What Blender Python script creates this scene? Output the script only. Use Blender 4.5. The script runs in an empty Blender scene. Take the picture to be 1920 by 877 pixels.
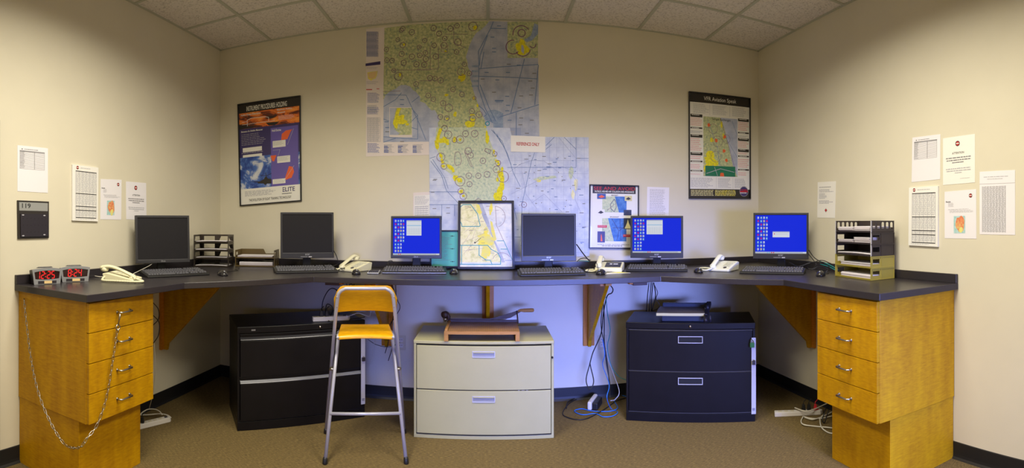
import bpy, bmesh, math, random
from mathutils import Vector, Matrix
from mathutils.geometry import tessellate_polygon
random.seed(7)
PI = math.pi
scene = bpy.context.scene
COL = scene.collection

# ---------------------------------------------------------------- camera (the photo is a cylindrical panorama)
F, CX, HY, CZ = 900.0, 915.0, 418.0, 1.41
cd = bpy.data.cameras.new('camera')
cd.type = 'PANO'
cd.panorama_type = 'CENTRAL_CYLINDRICAL'
cd.central_cylindrical_radius = 1.0
cd.central_cylindrical_range_u_min = -CX / F
cd.central_cylindrical_range_u_max = (1920 - CX) / F
cd.central_cylindrical_range_v_min = -(877 - HY) / F
cd.central_cylindrical_range_v_max = HY / F
cd.clip_start = 0.02
cam = bpy.data.objects.new('camera', cd)
COL.objects.link(cam)
cam.location = (0, 0, CZ)
cam.rotation_euler = (PI / 2, 0, 0)
scene.camera = cam


def ray(px, py):
    th = (px - CX) / F
    return Vector((math.sin(th), math.cos(th), (HY - py) / F))


def AT(px, py, d):
    return Vector((0, 0, CZ)) + ray(px, py) * d


def ATZ(px, py, z):
    r = ray(px, py)
    return Vector((0, 0, CZ)) + r * ((z - CZ) / r.z)


# ---------------------------------------------------------------- materials
def lin(c):
    return tuple((x / 255 / 12.92) if x / 255 <= .04045 else ((x / 255 + .055) / 1.055) ** 2.4 for x in c)


MATS = {}


def mat(name, rgb, rough=.5, metal=0, spec=.5, emit=0, noise=None, bump=None, coat=0, srgb=True):
    """noise = (scale, amount, (sx, sy, sz)); bump = (scale, strength)"""
    m = bpy.data.materials.new(name)
    m.use_nodes = True
    nt = m.node_tree
    b = nt.nodes['Principled BSDF']
    c = lin(rgb) if srgb else rgb
    b.inputs['Base Color'].default_value = (*c, 1)
    b.inputs['Roughness'].default_value = rough
    b.inputs['Metallic'].default_value = metal
    b.inputs['Specular IOR Level'].default_value = spec
    b.inputs['Coat Weight'].default_value = coat
    if emit:
        b.inputs['Emission Color'].default_value = (*c, 1)
        b.inputs['Emission Strength'].default_value = emit
        b.inputs['Base Color'].default_value = (0.01, 0.01, 0.01, 1)
    if noise or bump:
        tc = nt.nodes.new('ShaderNodeTexCoord')
    if noise:
        sc, amt, st = noise
        mp = nt.nodes.new('ShaderNodeMapping')
        mp.inputs['Scale'].default_value = st
        nt.links.new(tc.outputs['Object'], mp.inputs['Vector'])
        n = nt.nodes.new('ShaderNodeTexNoise')
        n.inputs['Scale'].default_value = sc
        n.inputs['Detail'].default_value = 5
        n.inputs['Roughness'].default_value = .6
        nt.links.new(mp.outputs[0], n.inputs['Vector'])
        r = nt.nodes.new('ShaderNodeValToRGB')
        r.color_ramp.elements[0].position = .3
        r.color_ramp.elements[1].position = .7
        r.color_ramp.elements[0].color = (*[x * (1 - amt) for x in c], 1)
        r.color_ramp.elements[1].color = (*[min(1, x * (1 + amt)) for x in c], 1)
        nt.links.new(n.outputs['Fac'], r.inputs[0])
        nt.links.new(r.outputs[0], b.inputs['Base Color'])
    if bump:
        n2 = nt.nodes.new('ShaderNodeTexNoise')
        n2.inputs['Scale'].default_value = bump[0]
        n2.inputs['Detail'].default_value = 4
        nt.links.new(tc.outputs['Object'], n2.inputs['Vector'])
        bp = nt.nodes.new('ShaderNodeBump')
        bp.inputs['Strength'].default_value = bump[1]
        bp.inputs['Distance'].default_value = .002
        nt.links.new(n2.outputs['Fac'], bp.inputs['Height'])
        nt.links.new(bp.outputs[0], b.inputs['Normal'])
    MATS[name] = m
    return m


def ramp_mat(name, stops, scale=20, st=(1, 1, 1), rough=.5, detail=6, dist=0, coat=0, rot=(0, 0, 0)):
    """a printed or woven surface whose own colour wanders through stops"""
    m = bpy.data.materials.new(name)
    m.use_nodes = True
    nt = m.node_tree
    b = nt.nodes['Principled BSDF']
    b.inputs['Roughness'].default_value = rough
    b.inputs['Coat Weight'].default_value = coat
    tc = nt.nodes.new('ShaderNodeTexCoord')
    mp = nt.nodes.new('ShaderNodeMapping')
    mp.inputs['Scale'].default_value = st
    mp.inputs['Rotation'].default_value = rot
    nt.links.new(tc.outputs['Object'], mp.inputs['Vector'])
    n = nt.nodes.new('ShaderNodeTexNoise')
    n.inputs['Scale'].default_value = scale
    n.inputs['Detail'].default_value = detail
    n.inputs['Roughness'].default_value = .62
    n.inputs['Distortion'].default_value = dist
    nt.links.new(mp.outputs[0], n.inputs['Vector'])
    r = nt.nodes.new('ShaderNodeValToRGB')
    while len(r.color_ramp.elements) < len(stops):
        r.color_ramp.elements.new(.5)
    for e, (p, c) in zip(r.color_ramp.elements, stops):
        e.position = p
        e.color = (*lin(c), 1)
    nt.links.new(n.outputs['Fac'], r.inputs[0])
    nt.links.new(r.outputs[0], b.inputs['Base Color'])
    MATS[name] = m
    return m


def wood_mat(name, dark, light, st, scale=6, rough=.35):
    m = bpy.data.materials.new(name)
    m.use_nodes = True
    nt = m.node_tree
    b = nt.nodes['Principled BSDF']
    b.inputs['Roughness'].default_value = rough
    b.inputs['Specular IOR Level'].default_value = .3
    tc = nt.nodes.new('ShaderNodeTexCoord')
    facs = []
    for s_, sc in ((st, scale), ((12, 12, 60), 2.2)):
        mp = nt.nodes.new('ShaderNodeMapping')
        mp.inputs['Scale'].default_value = s_
        nt.links.new(tc.outputs['Object'], mp.inputs['Vector'])
        n = nt.nodes.new('ShaderNodeTexNoise')
        n.inputs['Scale'].default_value = sc
        n.inputs['Detail'].default_value = 4
        nt.links.new(mp.outputs[0], n.inputs['Vector'])
        facs.append(n)
    mx = nt.nodes.new('ShaderNodeMath')
    mx.operation = 'ADD'
    ml = nt.nodes.new('ShaderNodeMath')
    ml.operation = 'MULTIPLY'
    ml.inputs[1].default_value = .5
    nt.links.new(facs[0].outputs['Fac'], mx.inputs[0])
    nt.links.new(facs[1].outputs['Fac'], mx.inputs[1])
    nt.links.new(mx.outputs[0], ml.inputs[0])
    r = nt.nodes.new('ShaderNodeValToRGB')
    r.color_ramp.elements[0].position = .36
    r.color_ramp.elements[1].position = .64
    r.color_ramp.elements[0].color = (*lin(dark), 1)
    r.color_ramp.elements[1].color = (*lin(light), 1)
    nt.links.new(ml.outputs[0], r.inputs[0])
    nt.links.new(r.outputs[0], b.inputs['Base Color'])
    MATS[name] = m
    return m


mat('wall_paint', (215, 209, 190), .75, noise=(3, .02, (1, 1, 1)), bump=(260, .12))
ramp_mat('ceiling_tile', [(.34, (184, 178, 172)), (.47, (224, 218, 212)), (.62, (232, 226, 220))], 75, rough=.9)
mat('ceiling_grid_paint', (184, 186, 172), .5)
ramp_mat('carpet', [(.30, (62, 50, 26)), (.46, (96, 80, 44)), (.56, (110, 92, 52)), (.72, (146, 124, 76))], 90, (.5, 3.0, 1), rough=.95)
mat('rubber_base', (22, 23, 27), .5)
mat('laminate', (46, 42, 46), .30, noise=(14, .10, (.6, 5, 5)), spec=.5)
wood_mat('maple', (170, 119, 0), (198, 149, 0), (3, 3, .6), rough=.45)
wood_mat('maple_edge', (180, 112, 30), (200, 132, 46), (3, 3, .6))
wood_mat('stool_wood', (206, 148, 10), (226, 168, 18), (.6, 3, 3), rough=.3)
wood_mat('cutter_wood', (158, 114, 58), (182, 134, 74), (.6, 4, 4), rough=.5)
mat('black_metal', (13, 12, 16), .36, noise=(9, .25, (1, 1, 1)), spec=.35)
mat('black_metal_edge', (92, 92, 96), .3, metal=.6)
mat('cream_metal', (172, 167, 122), .42, noise=(5, .03, (1, 1, 1)))
mat('dark_gap', (18, 18, 20), .8)
mat('chrome', (205, 205, 205), .18, metal=1)
mat('steel', (176, 170, 160), .3, metal=1)
mat('grey_tube', (176, 176, 184), .32, metal=.2)
mat('alu', (196, 196, 206), .4, metal=.25)
mat('black_plastic', (30, 30, 32), .4)
mat('bezel_dark', (46, 46, 52), .38)
mat('screen_off', (30, 29, 34), .42, spec=.25)
mat('key_plastic', (78, 78, 86), .45)
mat('silver_plastic', (150, 152, 158), .35, metal=.3)
mat('mouse_black', (36, 34, 36), .22)
mat('phone_cream', (222, 218, 186), .4)
mat('phone_white', (226, 228, 218), .4)
mat('phone_key', (196, 196, 180), .5)
mat('tray_black', (52, 44, 38), .4)
mat('tray_brown', (96, 80, 46), .35)
mat('tray_olive', (160, 146, 62), .35)
mat('tray_edge_light', (190, 188, 184), .4)
mat('paper', (232, 230, 238), .7)
mat('paper_edge', (214, 208, 216), .8, noise=(220, .06, (.05, .05, 1)))
mat('paper_warm', (236, 234, 230), .7)
mat('foam_board', (236, 235, 232), .6)
mat('ink', (40, 40, 44), .7)
mat('ink_soft', (128, 128, 134), .7)
mat('ink_faint', (176, 176, 184), .7)
mat('ink_red', (190, 34, 40), .7)
mat('ink_blue', (70, 96, 176), .7)
mat('map_blue_line', (104, 130, 178), .7)
mat('map_faint_line', (156, 166, 200), .7)
mat('map_magenta', (128, 92, 122), .7)
mat('map_magenta_soft', (150, 128, 140), .7)
mat('map_teal', (0, 150, 176), .6)
mat('map_paper', (226, 216, 214), .75)
ramp_mat('map_land', [(.32, (128, 148, 146)), (.46, (178, 186, 140)), (.55, (190, 196, 150)), (.68, (216, 212, 172))], 55, rough=.75, detail=8)
ramp_mat('map_land_pale', [(.32, (140, 164, 168)), (.46, (194, 206, 178)), (.55, (202, 212, 186)), (.68, (222, 222, 196))], 55, rough=.75, detail=8)
ramp_mat('map_sea', [(.35, (160, 168, 196)), (.55, (180, 186, 208)), (.7, (192, 196, 212))], 14, rough=.75, detail=8)
ramp_mat('map_sea_pale', [(.35, (186, 196, 228)), (.55, (204, 212, 236)), (.7, (216, 222, 240))], 18, rough=.75, detail=8)
ramp_mat('map_yellow', [(.35, (206, 196, 40)), (.6, (238, 228, 30))], 60, rough=.75)
ramp_mat('map_cream', [(.34, (206, 206, 150)), (.5, (232, 228, 184)), (.66, (240, 236, 204))], 30, rough=.7)
ramp_mat('map_cream_yellow', [(.4, (222, 216, 140)), (.6, (240, 226, 90))], 24, rough=.7)
ramp_mat('map_white_sea', [(.4, (206, 212, 226)), (.6, (232, 232, 234))], 12, rough=.7)
ramp_mat('map_blue_deep', [(.4, (52, 106, 190)), (.6, (88, 138, 210))], 22, rough=.6)
ramp_mat('map_blue_tint', [(.4, (132, 152, 190)), (.6, (156, 172, 202))], 50, rough=.7)
ramp_mat('sunset_print', [(.34, (40, 26, 24)), (.44, (110, 44, 22)), (.52, (226, 110, 36)), (.66, (250, 160, 66))], 7, (1, 1, 3.2), rough=.35, dist=.6, coat=.4)
ramp_mat('cloud_print', [(.40, (22, 62, 150)), (.48, (70, 110, 190)), (.55, (200, 206, 220)), (.7, (236, 236, 240))], 7, rough=.35, dist=.5, coat=.4)
mat('poster_navy', (52, 42, 104), .35, coat=.4)
mat('poster_violet', (98, 84, 172), .35, coat=.4)
mat('poster_black', (32, 27, 27), .35, coat=.3)
mat('poster_white', (232, 231, 226), .4, coat=.3)
mat('poster_orange', (232, 98, 44), .4, coat=.3)
mat('poster_red', (204, 34, 50), .4, coat=.3)
mat('poster_green', (24, 116, 84), .4)
mat('poster_pink', (226, 178, 180), .5)
mat('poster_tan', (214, 206, 150), .5)
mat('frame_black', (26, 25, 30), .35)
ramp_mat('map_orange', [(.38, (214, 190, 120)), (.48, (226, 150, 100)), (.6, (216, 120, 84))], 70, rough=.7)
ramp_mat('map_pale_blue', [(.4, (150, 196, 196)), (.6, (186, 214, 220))], 60, rough=.7)
mat('teal_paper', (94, 196, 180), .45, coat=.4)
mat('sign_grey', (148, 150, 150), .5)
mat('sign_dark', (48, 44, 40), .4)
mat('sign_black', (44, 40, 48), .45)
mat('clock_face', (38, 8, 10), .25, coat=.3)
mat('led_red', (255, 26, 30), emit=1.3)
mat('sticker', (226, 196, 140), .6)
mat('scr_blue', (0, 38, 226), .9, spec=.05, emit=.95)
mat('scr_white', (232, 238, 248), .9, spec=.05, emit=.8)
mat('scr_cyan', (120, 190, 235), .9, spec=.05, emit=.8)
mat('scr_red', (220, 40, 50), .9, spec=.05, emit=.8)
mat('scr_yellow', (240, 220, 130), .9, spec=.05, emit=.8)
mat('scr_grey', (196, 204, 220), .9, spec=.05, emit=.8)
mat('cable_black', (22, 22, 24), .5)
mat('cable_blue', (30, 110, 200), .5)
mat('cable_teal', (20, 130, 130), .5)
mat('cable_white', (206, 202, 190), .5)
mat('cable_grey', (150, 152, 170), .5)
mat('strip_white', (212, 208, 204), .5)
mat('yellow_note', (232, 226, 120), .7)
mat('outlet_ivory', (200, 192, 170), .5)
mat('lock_green', (40, 110, 50), .4)
mat('door_green', (60, 74, 70), .5)
mat('cutter_grey', (150, 138, 128), .5)
mat('cutter_blue', (44, 52, 72), .4)
mat('iron_dark', (62, 38, 28), .5)

# ---------------------------------------------------------------- mesh builder
GLYPH = {}


def glyphs(s, bold=False):
    k = (s, bold)
    if k in GLYPH:
        return GLYPH[k]
    cu = bpy.data.curves.new('txt', 'FONT')
    cu.body = s
    cu.resolution_u = 3
    if bold:
        cu.offset = .018
    o = bpy.data.objects.new('txt', cu)
    COL.objects.link(o)
    bpy.context.view_layer.update()
    me = bpy.data.meshes.new_from_object(o.evaluated_get(bpy.context.evaluated_depsgraph_get()))
    vs = [tuple(v.co[:2]) for v in me.vertices]
    fs = [tuple(p.vertices) for p in me.polygons]
    bpy.data.objects.remove(o)
    bpy.data.curves.remove(cu)
    bpy.data.meshes.remove(me)
    x0 = min(v[0] for v in vs); x1 = max(v[0] for v in vs)
    y0 = min(v[1] for v in vs); y1 = max(v[1] for v in vs)
    GLYPH[k] = ([((x - x0) / (x1 - x0), (y - y0) / (y1 - y0)) for x, y in vs], fs)
    return GLYPH[k]


class MB:
    def __init__(s):
        s.v, s.f, s.m, s.sm, s.names = [], [], [], [], []

    def mi(s, m):
        if m not in s.names:
            s.names.append(m)
        return s.names.index(m)

    def add(s, vs, fs, m, smooth=False, M=None):
        b = len(s.v)
        s.v += [(M @ Vector(v)) if M is not None else Vector(v) for v in vs]
        k = s.mi(m)
        for f in fs:
            s.f.append([b + i for i in f])
            s.m.append(k)
            s.sm.append(smooth)
        return s

    def box(s, c, d, m, M=None):
        x, y, z = (e / 2 for e in d)
        vs = [(c[0] + i * x, c[1] + j * y, c[2] + k * z) for i in (-1, 1) for j in (-1, 1) for k in (-1, 1)]
        return s.add(vs, [(0, 1, 3, 2), (4, 6, 7, 5), (0, 4, 5, 1), (2, 3, 7, 6), (0, 2, 6, 4), (1, 5, 7, 3)], m, M=M)

    def hull(s, bottom, top, m, M=None, smooth=False):
        """two rings of equal count joined into a closed solid"""
        n = len(bottom)
        fs = [(i, (i + 1) % n, n + (i + 1) % n, n + i) for i in range(n)]
        fs += [tuple(range(n - 1, -1, -1)), tuple(range(n, 2 * n))]
        return s.add(list(bottom) + list(top), fs, m, smooth, M)

    def prism(s, poly, z0, z1, m, M=None):
        a = sum(poly[i][0] * poly[(i + 1) % len(poly)][1] - poly[(i + 1) % len(poly)][0] * poly[i][1] for i in range(len(poly)))
        if a < 0:
            poly = poly[::-1]
        return s.hull([(x, y, z0) for x, y in poly], [(x, y, z1) for x, y in poly], m, M)

    def plate(s, outer, holes, t, m, M=None):
        """flat plate with holes in the local XY plane, thickness t along +z"""
        loops = [[Vector((x, y, 0)) for x, y in l] for l in [outer] + holes]
        tris = tessellate_polygon(loops)
        flat = [p for l in loops for p in l]
        n = len(flat)
        vs = [(p.x, p.y, 0) for p in flat] + [(p.x, p.y, t) for p in flat]
        fs = [tuple(r) for r in tris] + [tuple(i + n for i in r[::-1]) for r in tris]
        b = 0
        for l in loops:
            k = len(l)
            fs += [(b + i, b + (i + 1) % k, n + b + (i + 1) % k, n + b + i) for i in range(k)]
            b += k
        return s.add(vs, fs, m, M=M)

    def tube(s, pts, r, m, n=8, M=None, closed=False, cap=True):
        pts = [Vector(p) for p in pts]
        k = len(pts)
        rs = r if isinstance(r, (list, tuple)) else [r] * k
        vs = []
        up = None
        for i, p in enumerate(pts):
            if closed:
                t = pts[(i + 1) % k] - pts[i - 1]
            else:
                t = pts[min(i + 1, k - 1)] - pts[max(i - 1, 0)]
            t.normalize()
            if up is None:
                up = t.orthogonal().normalized()
            else:
                up = up - t * up.dot(t)
                up = up.normalized() if up.length > 1e-6 else t.orthogonal().normalized()
            w = t.cross(up)
            for j in range(n):
                a = 2 * PI * j / n
                vs.append(p + (up * math.cos(a) + w * math.sin(a)) * rs[i])
        fs = []
        for i in range(k if closed else k - 1):
            for j in range(n):
                a, b = i * n + j, i * n + (j + 1) % n
                c, d = ((i + 1) % k) * n + (j + 1) % n, ((i + 1) % k) * n + j
                fs.append((a, b, c, d))
        if not closed and cap:
            fs += [tuple(range(n - 1, -1, -1)), tuple((k - 1) * n + j for j in range(n))]
        return s.add(vs, fs, m, True, M)

    def cyl(s, a, b, r, m, n=16, M=None):
        return s.tube([a, b], r, m, n, M)

    def loft(s, rings, m, smooth=True, M=None, caps=True):
        n = len(rings[0])
        vs = [p for r in rings for p in r]
        fs = [(i * n + j, i * n + (j + 1) % n, (i + 1) * n + (j + 1) % n, (i + 1) * n + j) for i in range(len(rings) - 1) for j in range(n)]
        if caps:
            fs += [tuple(range(n - 1, -1, -1)), tuple((len(rings) - 1) * n + j for j in range(n))]
        return s.add(vs, fs, m, smooth, M)

    def build(s, name, parent=None, world=False, bevel=0, kind=None, fix=True, seg=2):
        me = bpy.data.meshes.new(name)
        me.from_pydata([tuple(v) for v in s.v], [], s.f)
        for nm in s.names:
            me.materials.append(MATS[nm])
        me.polygons.foreach_set('material_index', s.m)
        me.polygons.foreach_set('use_smooth', s.sm)
        if fix:
            bm = bmesh.new()
            bm.from_mesh(me)
            bmesh.ops.recalc_face_normals(bm, faces=bm.faces)
            bm.to_mesh(me)
            bm.free()
        me.update()
        o = bpy.data.objects.new(name, me)
        COL.objects.link(o)
        if parent is not None:
            o.parent = parent
            if world:
                P = parent
                Mx = Matrix.Identity(4)
                while P is not None:
                    Mx = P.matrix_parent_inverse @ P.matrix_basis @ Mx
                    P = P.parent
                o.matrix_parent_inverse = Mx.inverted()
        if bevel:
            md = o.modifiers.new('bevel', 'BEVEL')
            md.width = bevel
            md.segments = seg
            md.limit_method = 'ANGLE'
            md.angle_limit = .6
        if kind:
            o['kind'] = kind
        return o


def thing(name, label, cat, loc=(0, 0, 0), rz=0, group=None, rx=0):
    o = bpy.data.objects.new(name, None)
    o.empty_display_size = .05
    COL.objects.link(o)
    o.location = loc
    o.rotation_euler = (rx, 0, rz)
    o['label'] = label
    o['category'] = cat
    if group:
        o['group'] = group
    return o


def tag(o, label, cat, group=None):
    o['label'] = label
    o['category'] = cat
    if group:
        o['group'] = group
    return o


def struct(name, mb, **k):
    o = mb.build(name, **k)
    o['kind'] = 'structure'
    return o


def crom(pts, n=8):
    """smooth curve through the points"""
    pts = [Vector(p) for p in pts]
    P = [pts[0] * 2 - pts[1]] + pts + [pts[-1] * 2 - pts[-2]]
    out = []
    for i in range(1, len(P) - 2):
        for j in range(n):
            t = j / n
            a, b, c, d = P[i - 1], P[i], P[i + 1], P[i + 2]
            out.append(.5 * ((2 * b) + (c - a) * t + (2 * a - 5 * b + 4 * c - d) * t * t + (3 * b - a - 3 * c + d) * t ** 3))
    out.append(pts[-1])
    return out


# ---------------------------------------------------------------- printed sheets
class Plane:
    def __init__(s, o, U, V=(0, 0, 1)):
        s.o, s.U, s.V = Vector(o), Vector(U).normalized(), Vector(V).normalized()
        s.N = s.U.cross(s.V)

    def px(s, x, y):
        r = ray(x, y)
        t = (s.o - Vector((0, 0, CZ))).dot(s.N) / r.dot(s.N)
        p = Vector((0, 0, CZ)) + r * t - s.o
        return (p.dot(s.U), p.dot(s.V))

    def p3(s, u, v, off=0):
        return s.o + s.U * u + s.V * v + s.N * off


YB, XL, XR = 3.77, -2.351, 2.381
BACK = Plane((0, YB, 0), (1, 0, 0))
LEFT = Plane((XL, 0, 0), (0, 1, 0))
RIGHT = Plane((XR, 0, 0), (0, -1, 0))
LAY = .00028


class Sheet:
    """draws flat print on a plane; corners tl tr br bl in plane metres"""

    def __init__(s, plane, tl, tr, br, bl, off=0, lay=LAY):
        s.pl, s.c, s.off, s.mb, s.lay, s.cnt = plane, (tl, tr, br, bl), off, MB(), lay, 0

    def height(s, L):
        s.cnt += 1
        return s.off + L * s.lay + (s.cnt % 16) * s.lay / 18

    def P(s, a, t):
        tl, tr, br, bl = s.c
        return tuple((tl[i] * (1 - a) + tr[i] * a) * (1 - t) + (bl[i] * (1 - a) + br[i] * a) * t for i in (0, 1))

    def flat(s, uvs, m, L):
        if len(uvs) > 4:
            tris = tessellate_polygon([[Vector((u, v, 0)) for u, v in uvs]])
        else:
            tris = [tuple(range(len(uvs)))]
        h = s.height(L)
        s.mb.add([s.pl.p3(u, v, h) for u, v in uvs], tris, m)

    def base(s, m, t=.0012):
        tl, tr, br, bl = s.c
        q = [tl, bl, br, tr]
        s.mb.hull([s.pl.p3(u, v, s.off - t) for u, v in q], [s.pl.p3(u, v, s.off) for u, v in q], m)

    def poly(s, pts, m, L=1):
        s.flat([s.P(*p) for p in pts], m, L)

    def rect(s, a, t, b, u, m, L=1):
        s.poly([(a, t), (a, u), (b, u), (b, t)], m, L)

    def line(s, pts, w, m, L=2):
        q = [Vector(s.P(*p)) for p in pts]
        for a, b in zip(q, q[1:]):
            d = b - a
            if d.length < 1e-6:
                continue
            d.normalize()
            n = Vector((-d.y, d.x)) * w / 2
            e = d * w * .3
            s.flat([tuple(a - n - e), tuple(b - n + e), tuple(b + n + e), tuple(a + n - e)], m, L)

    def ring(s, a, t, r, w, m, L=2, n=16, a0=0, a1=2 * PI, sq=1):
        c = Vector(s.P(a, t))
        for i in range(n):
            x, y = a0 + (a1 - a0) * i / n, a0 + (a1 - a0) * (i + 1) / n
            q = [(c.x + rr * math.cos(z), c.y + rr * sq * math.sin(z)) for rr, z in ((r, x), (r, y), (r - w, y), (r - w, x))]
            s.flat(q, m, L)

    def blob(s, a, t, rx, ry, m, L=3, n=12, wob=.25, rot=0):
        c = s.P(a, t)
        q = []
        for i in range(n):
            z = 2 * PI * i / n
            k = 1 + random.uniform(-wob, wob)
            x, y = rx * k * math.cos(z), ry * k * math.sin(z)
            q.append((c[0] + x * math.cos(rot) - y * math.sin(rot), c[1] + x * math.sin(rot) + y * math.cos(rot)))
        s.flat(q, m, L)

    def text(s, st, a, t0, b, t1, m, L=3, bold=False):
        """fits the string into the box a..b, t0..t1"""
        g, fs = glyphs(st, bold)
        vs = []
        h = s.height(L)
        for x, y in g:
            u, v = s.P(a + (b - a) * x, t1 + (t0 - t1) * y)
            vs.append(s.pl.p3(u, v, h))
        s.mb.add(vs, fs, m)

    def greek(s, a, t0, b, t1, n, m='ink_soft', fill=.45, L=2, ragged=.3, words=True):
        """lines of print too small to read"""
        h = (t1 - t0) / n
        for i in range(n):
            y = t0 + h * i
            e = b - (b - a) * random.uniform(0, ragged)
            if not words:
                s.rect(a, y, e, y + h * fill, m, L)
                continue
            x = a
            while x < e:
                w = (b - a) * random.uniform(.05, .16)
                s.rect(x, y, min(x + w, e), y + h * fill, m, L)
                x += w + (b - a) * .02

    def grid(s, a, t0, b, t1, nx, ny, w, m, L=2):
        for i in range(nx + 1):
            x = a + (b - a) * i / nx
            s.line([(x, t0), (x, t1)], w, m, L)
        for i in range(ny + 1):
            y = t0 + (t1 - t0) * i / ny
            s.line([(a, y), (b, y)], w, m, L)

    def build(s, name, parent=None, **k):
        return s.mb.build(name, parent, fix=False, **k)


class PxSheet(Sheet):
    """same, but points are given in crop pixels (origin ox, oy and scale k)"""
    ox = oy = 0
    k = 1

    def crop(s, ox, oy, k):
        s.ox, s.oy, s.k = ox, oy, k
        return s

    def P(s, a, t):
        return s.pl.px(s.ox + a * s.k, s.oy + t * s.k)


def sheet_px(plane, q, off, cls=Sheet):
    return cls(plane, *[plane.px(*p) for p in q], off=off)


# ---------------------------------------------------------------- the room
ZC = 3.006
YF = -2.6
struct('floor', MB().box(((XL + XR) / 2, (YB + YF) / 2, -.05), (XR - XL + .4, YB - YF + .4, .1), 'carpet'))
struct('wall_back', MB().box(((XL + XR) / 2, YB + .06, ZC / 2), (XR - XL + .24, .12, ZC), 'wall_paint'))
struct('wall_left', MB().box((XL - .06, (YB + YF) / 2, ZC / 2), (.12, YB - YF, ZC), 'wall_paint'))
struct('wall_right', MB().box((XR + .06, (YB + YF) / 2, ZC / 2), (.12, YB - YF, ZC), 'wall_paint'))
struct('wall_front', MB().box(((XL + XR) / 2, YF - .06, ZC / 2), (XR - XL + .24, .12, ZC), 'wall_paint'))
struct('ceiling', MB().box(((XL + XR) / 2, (YB + YF) / 2, ZC + .05), (XR - XL + .24, YB - YF + .24, .1), 'ceiling_tile'))
g = MB()
x = -4 * .6096 + .002
xs = [i * .6096 for i in range(-3, 4)]
for x in xs:
    g.box((x, (YB + YF) / 2, ZC - .0035), (.025, YB - YF, .007), 'ceiling_grid_paint')
y = 3.195
while y > YF:
    g.box(((XL + XR) / 2, y, ZC - .003), (XR - XL, .025, .006), 'ceiling_grid_paint')
    y -= .6096
for a, b, c, d in ((XL, XL + .02, YF, YB), (XR - .02, XR, YF, YB), (XL, XR, YB - .02, YB)):
    g.box(((a + b) / 2, (c + d) / 2, ZC - .0025), (b - a, d - c, .005), 'ceiling_grid_paint')
struct('trim_1', g)


def baseboard(name, p, q, n):
    """coved rubber base: p to q along the wall, n into the room"""
    p, q, n = Vector(p), Vector(q), Vector(n)
    prof = [(0, 0), (.014, 0), (.012, .004), (.006, .014), (.004, .03), (.004, .098), (.002, .102), (0, .102)]
    m = MB()
    m.hull([p + n * a + Vector((0, 0, h)) for a, h in prof], [q + n * a + Vector((0, 0, h)) for a, h in prof], 'rubber_base')
    struct(name, m)


baseboard('baseboard_back', (XL, YB, 0), (XR, YB, 0), (0, -1, 0))
baseboard('baseboard_left', (XL, 1.445, 0), (XL, YB, 0), (1, 0, 0))
baseboard('baseboard_right', (XR, YF, 0), (XR, YB, 0), (-1, 0, 0))
d = MB()
d.box((XL + .012, 1.416, .975), (.024, .05, 1.95), 'door_green')
d.box((XL + .012, .48, .975), (.024, .05, 1.95), 'door_green')
d.box((XL + .012, .948, 1.975), (.024, .986, .05), 'door_green')
struct('trim_2', d, bevel=.003)

# ---------------------------------------------------------------- worktop
CT, CB = 1.052, 1.014
CS = CT + .0008
front = [(XL + .002, 1.555), (-1.767, 1.598), (-1.705, 2.325), (-1.141, 3.005), (1.141, 3.03), (1.754, 2.479), (1.772, 1.668), (XR - .002, 1.597)]
ring_ = front + [(XR - .002, YB - .002), (XL + .002, YB - .002)]
t = thing('worktop', 'long dark laminate wraparound counter carrying all the computers', 'counter', (0, 3.3, CB))
MB().prism(ring_, CB, CT, 'laminate').build('top', t, world=True, bevel=.003)
sp = MB()
sp.prism([(XL + .002, 1.555), (XL + .022, 1.556), (XL + .022, YB - .022), (XR - .022, YB - .022), (XR - .022, 1.60), (XR - .002, 1.598), (XR - .002, YB - .002), (XL + .002, YB - .002)], CT, 1.106, 'laminate')
sp.build('backsplash', t, world=True, bevel=.002)


# ---------------------------------------------------------------- wooden drawer pedestals
def handle(parent, c, u, n, w=.096, world=True, m='steel'):
    """bow handle centred at c, along u, standing off along n"""
    c, u, n = Vector(c), Vector(u), Vector(n)
    pts = [c - u * w / 2, c - u * w / 2 + n * .022, c - u * w * .42 + n * .029, c + u * w * .42 + n * .029, c + u * w / 2 + n * .022, c + u * w / 2]
    mb = MB().tube(pts, .0048, m, 10)
    for sgn in (-1, 1):
        mb.cyl(c + u * sgn * w / 2, c + u * sgn * w / 2 + n * .003, .008, m, 12)
    return mb.build('handle', parent, world=world)


def pedestal(name, label, A, B, C, D, base, n, u, zb):
    """A..D body corners (A the viewer-side front corner), n = drawer facing direction"""
    c = (Vector(A) + Vector(C)) / 2
    t = thing(name, label, 'drawer unit', (c.x, c.y, 0))
    MB().prism([A, B, C, D], zb, CB - .004, 'maple').build('body', t, world=True, bevel=.002)
    MB().prism(base, 0, zb, 'maple').build('base', t, world=True, bevel=.002)
    A3, B3 = Vector((*A, 0)), Vector((*B, 0))
    H = 1.004 - zb
    for k in range(4):
        z1 = 1.004 - k * H / 4
        z0 = z1 - H / 4 + .004
        nn = Vector(n)
        a, b = A3 + (B3 - A3) * .004, B3 - (B3 - A3) * .004
        dm = MB()
        q = [a, b, b + nn * .019, a + nn * .019]
        dm.hull([v + Vector((0, 0, z0)) for v in q], [v + Vector((0, 0, z1)) for v in q], 'maple')
        dr = dm.build('drawer', t, world=True, bevel=.0012)
        mid = (a + b) / 2 + nn * .019 + Vector((0, 0, (z0 + z1) / 2 + .006))
        uu = (B3 - A3).normalized()
        handle(dr, mid, uu, nn)
    return t


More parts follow.
